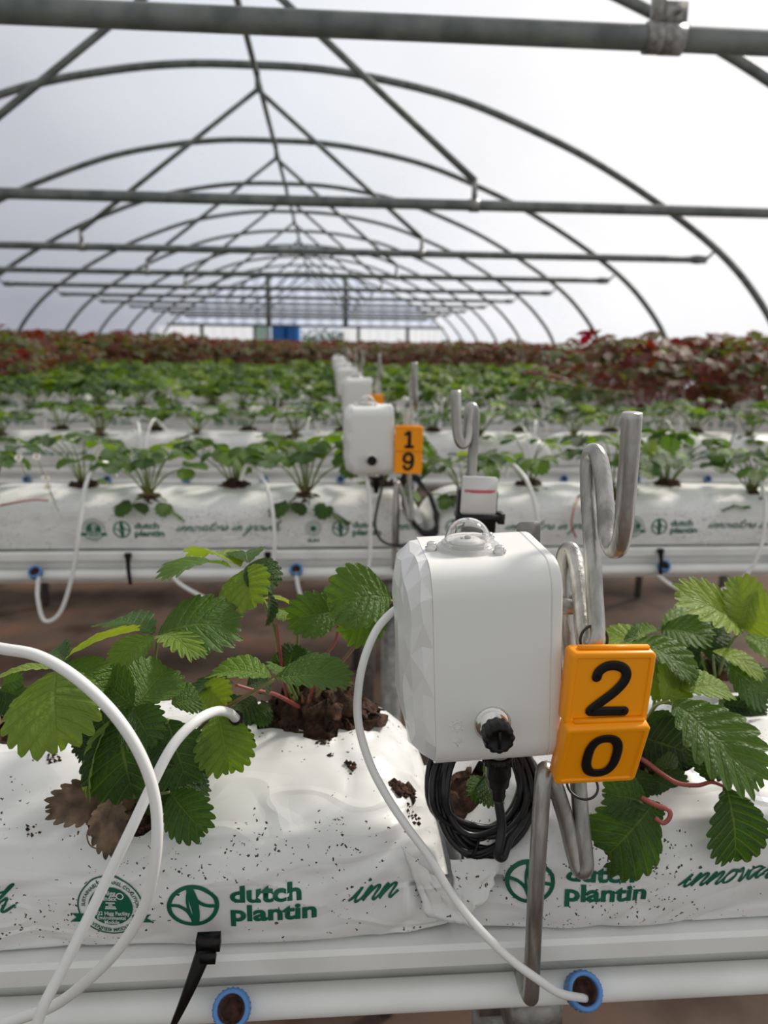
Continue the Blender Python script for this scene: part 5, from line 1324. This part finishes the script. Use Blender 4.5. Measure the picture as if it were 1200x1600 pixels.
drip([(60,900,y2-.02),(59,935,y2-.035),(70,970,y2-.045),(95,955,y2-.045),(115,890,y2-.045),(124,820,y2-.04),(134,758,y2-.02),(150,730,y2+.02),(168,724,y2+.05),(182,745,y2+.06)], .0042, 'white tube looping below the second gutter, leftmost')
drip([(266,896,y2-.02),(285,915,y2-.04),(330,938,y2-.05),(372,946,y2-.05),(405,930,y2-.05),(426,885,y2-.045),(428,820,y2-.04),(418,765,y2-.02),(402,735,y2+.02),(386,727,y2+.05),(376,750,y2+.06)], .0042, 'white tube from the second connector, looping behind the curled leaf')
drip([(462,894,y2-.02),(468,925,y2-.03),(482,952,y2-.035),(520,968,y2-.04),(560,940,y2-.04),(577,880,y2-.04),(578,800,y2-.035),(574,752,y2-.02),(562,735,y2+.02),(548,750,y2+.06)], .0042, 'white tube left of the nearest sensor box, from the second gutter')
drip([(1028,899,y2-.02),(1050,915,y2-.04),(1080,928,y2-.05),(1120,925,y2-.05),(1165,900,y2-.05),(1190,850,y2-.045),(1196,790,y2-.02),(1188,750,y2+.05)], .0042, 'white tube from the connector right of the hook on the second gutter')
drip([(838,900,y2-.02),(841,860,y2-.04),(838,800,y2-.04),(825,755,y2-.02),(808,732,y2+.02),(796,725,y2+.05),(790,745,y2+.06)], .0042, 'white tube arching over the second row just right of the card')
# generic loops further back
def loop_mesh(sd_, flip):
    rd = random.Random(sd_); f = -1 if flip else 1
    pts = [(0,-.006,0),(0.01*f,-.03,-.03),(.05*f,-.05,-.06+rd.uniform(-.02,.02)),(.11*f,-.055,-.02),(.135*f,-.045,.08),(.145*f,-.02,.16),(.16*f,.03,.195+rd.uniform(-.02,.03)),(.185*f,.07,.18),(.20*f,.085,.135)]
    mb = MB(); tube(mb, catmull(pts, 7), .0040, 8); return mb.mesh('drip_tube', M['tube_white'])
LM = [loop_mesh(i, i % 2) for i in range(4)]
for n in range(3, 8):
    k = 0
    for x in conn_x(n):
        y = row_y(n)+PIPE_DY
        if not (-0.45*y-.1 < x < .6*y+.1) or abs(x-dev0.x) < .12: continue
        k += 1; o = bpy.data.objects.new('drip_tube', LM[(k*3+n) % 4]); C.objects.link(o); o.location = (x, y-.012, PIPE_Z); pw = place_word(x, y)
        tag(o, 'white looping drip tube in the %s, %s of the photo' % (nth_row(n), pw), 'tube', 'drip tubes in the %s, %s' % (nth_row(n), pw))
for n, px, lab in ((2,905,'reddish runner stem drooping over the second row right of the hook'),):
    cable([(905,775,1.62),(897,795,1.56),(893,820,1.54),(900,840,1.53)], .002, lab, 'stalk_red', 'runner_stem', 'runner')
cable([(0,790,1.50),(20,786,1.50),(50,781,1.53),(75,782,1.58)], .002, 'red runner stem across the second bag at the left edge', 'stalk_red', 'runner_stem', 'runner')
cable([(1135,730,2.60),(1140,700,2.60),(1146,680,2.62),(1150,665,2.64)], .003, 'thin dark stake in the third row at the right', 'steel_dark', 'stake', 'stake')
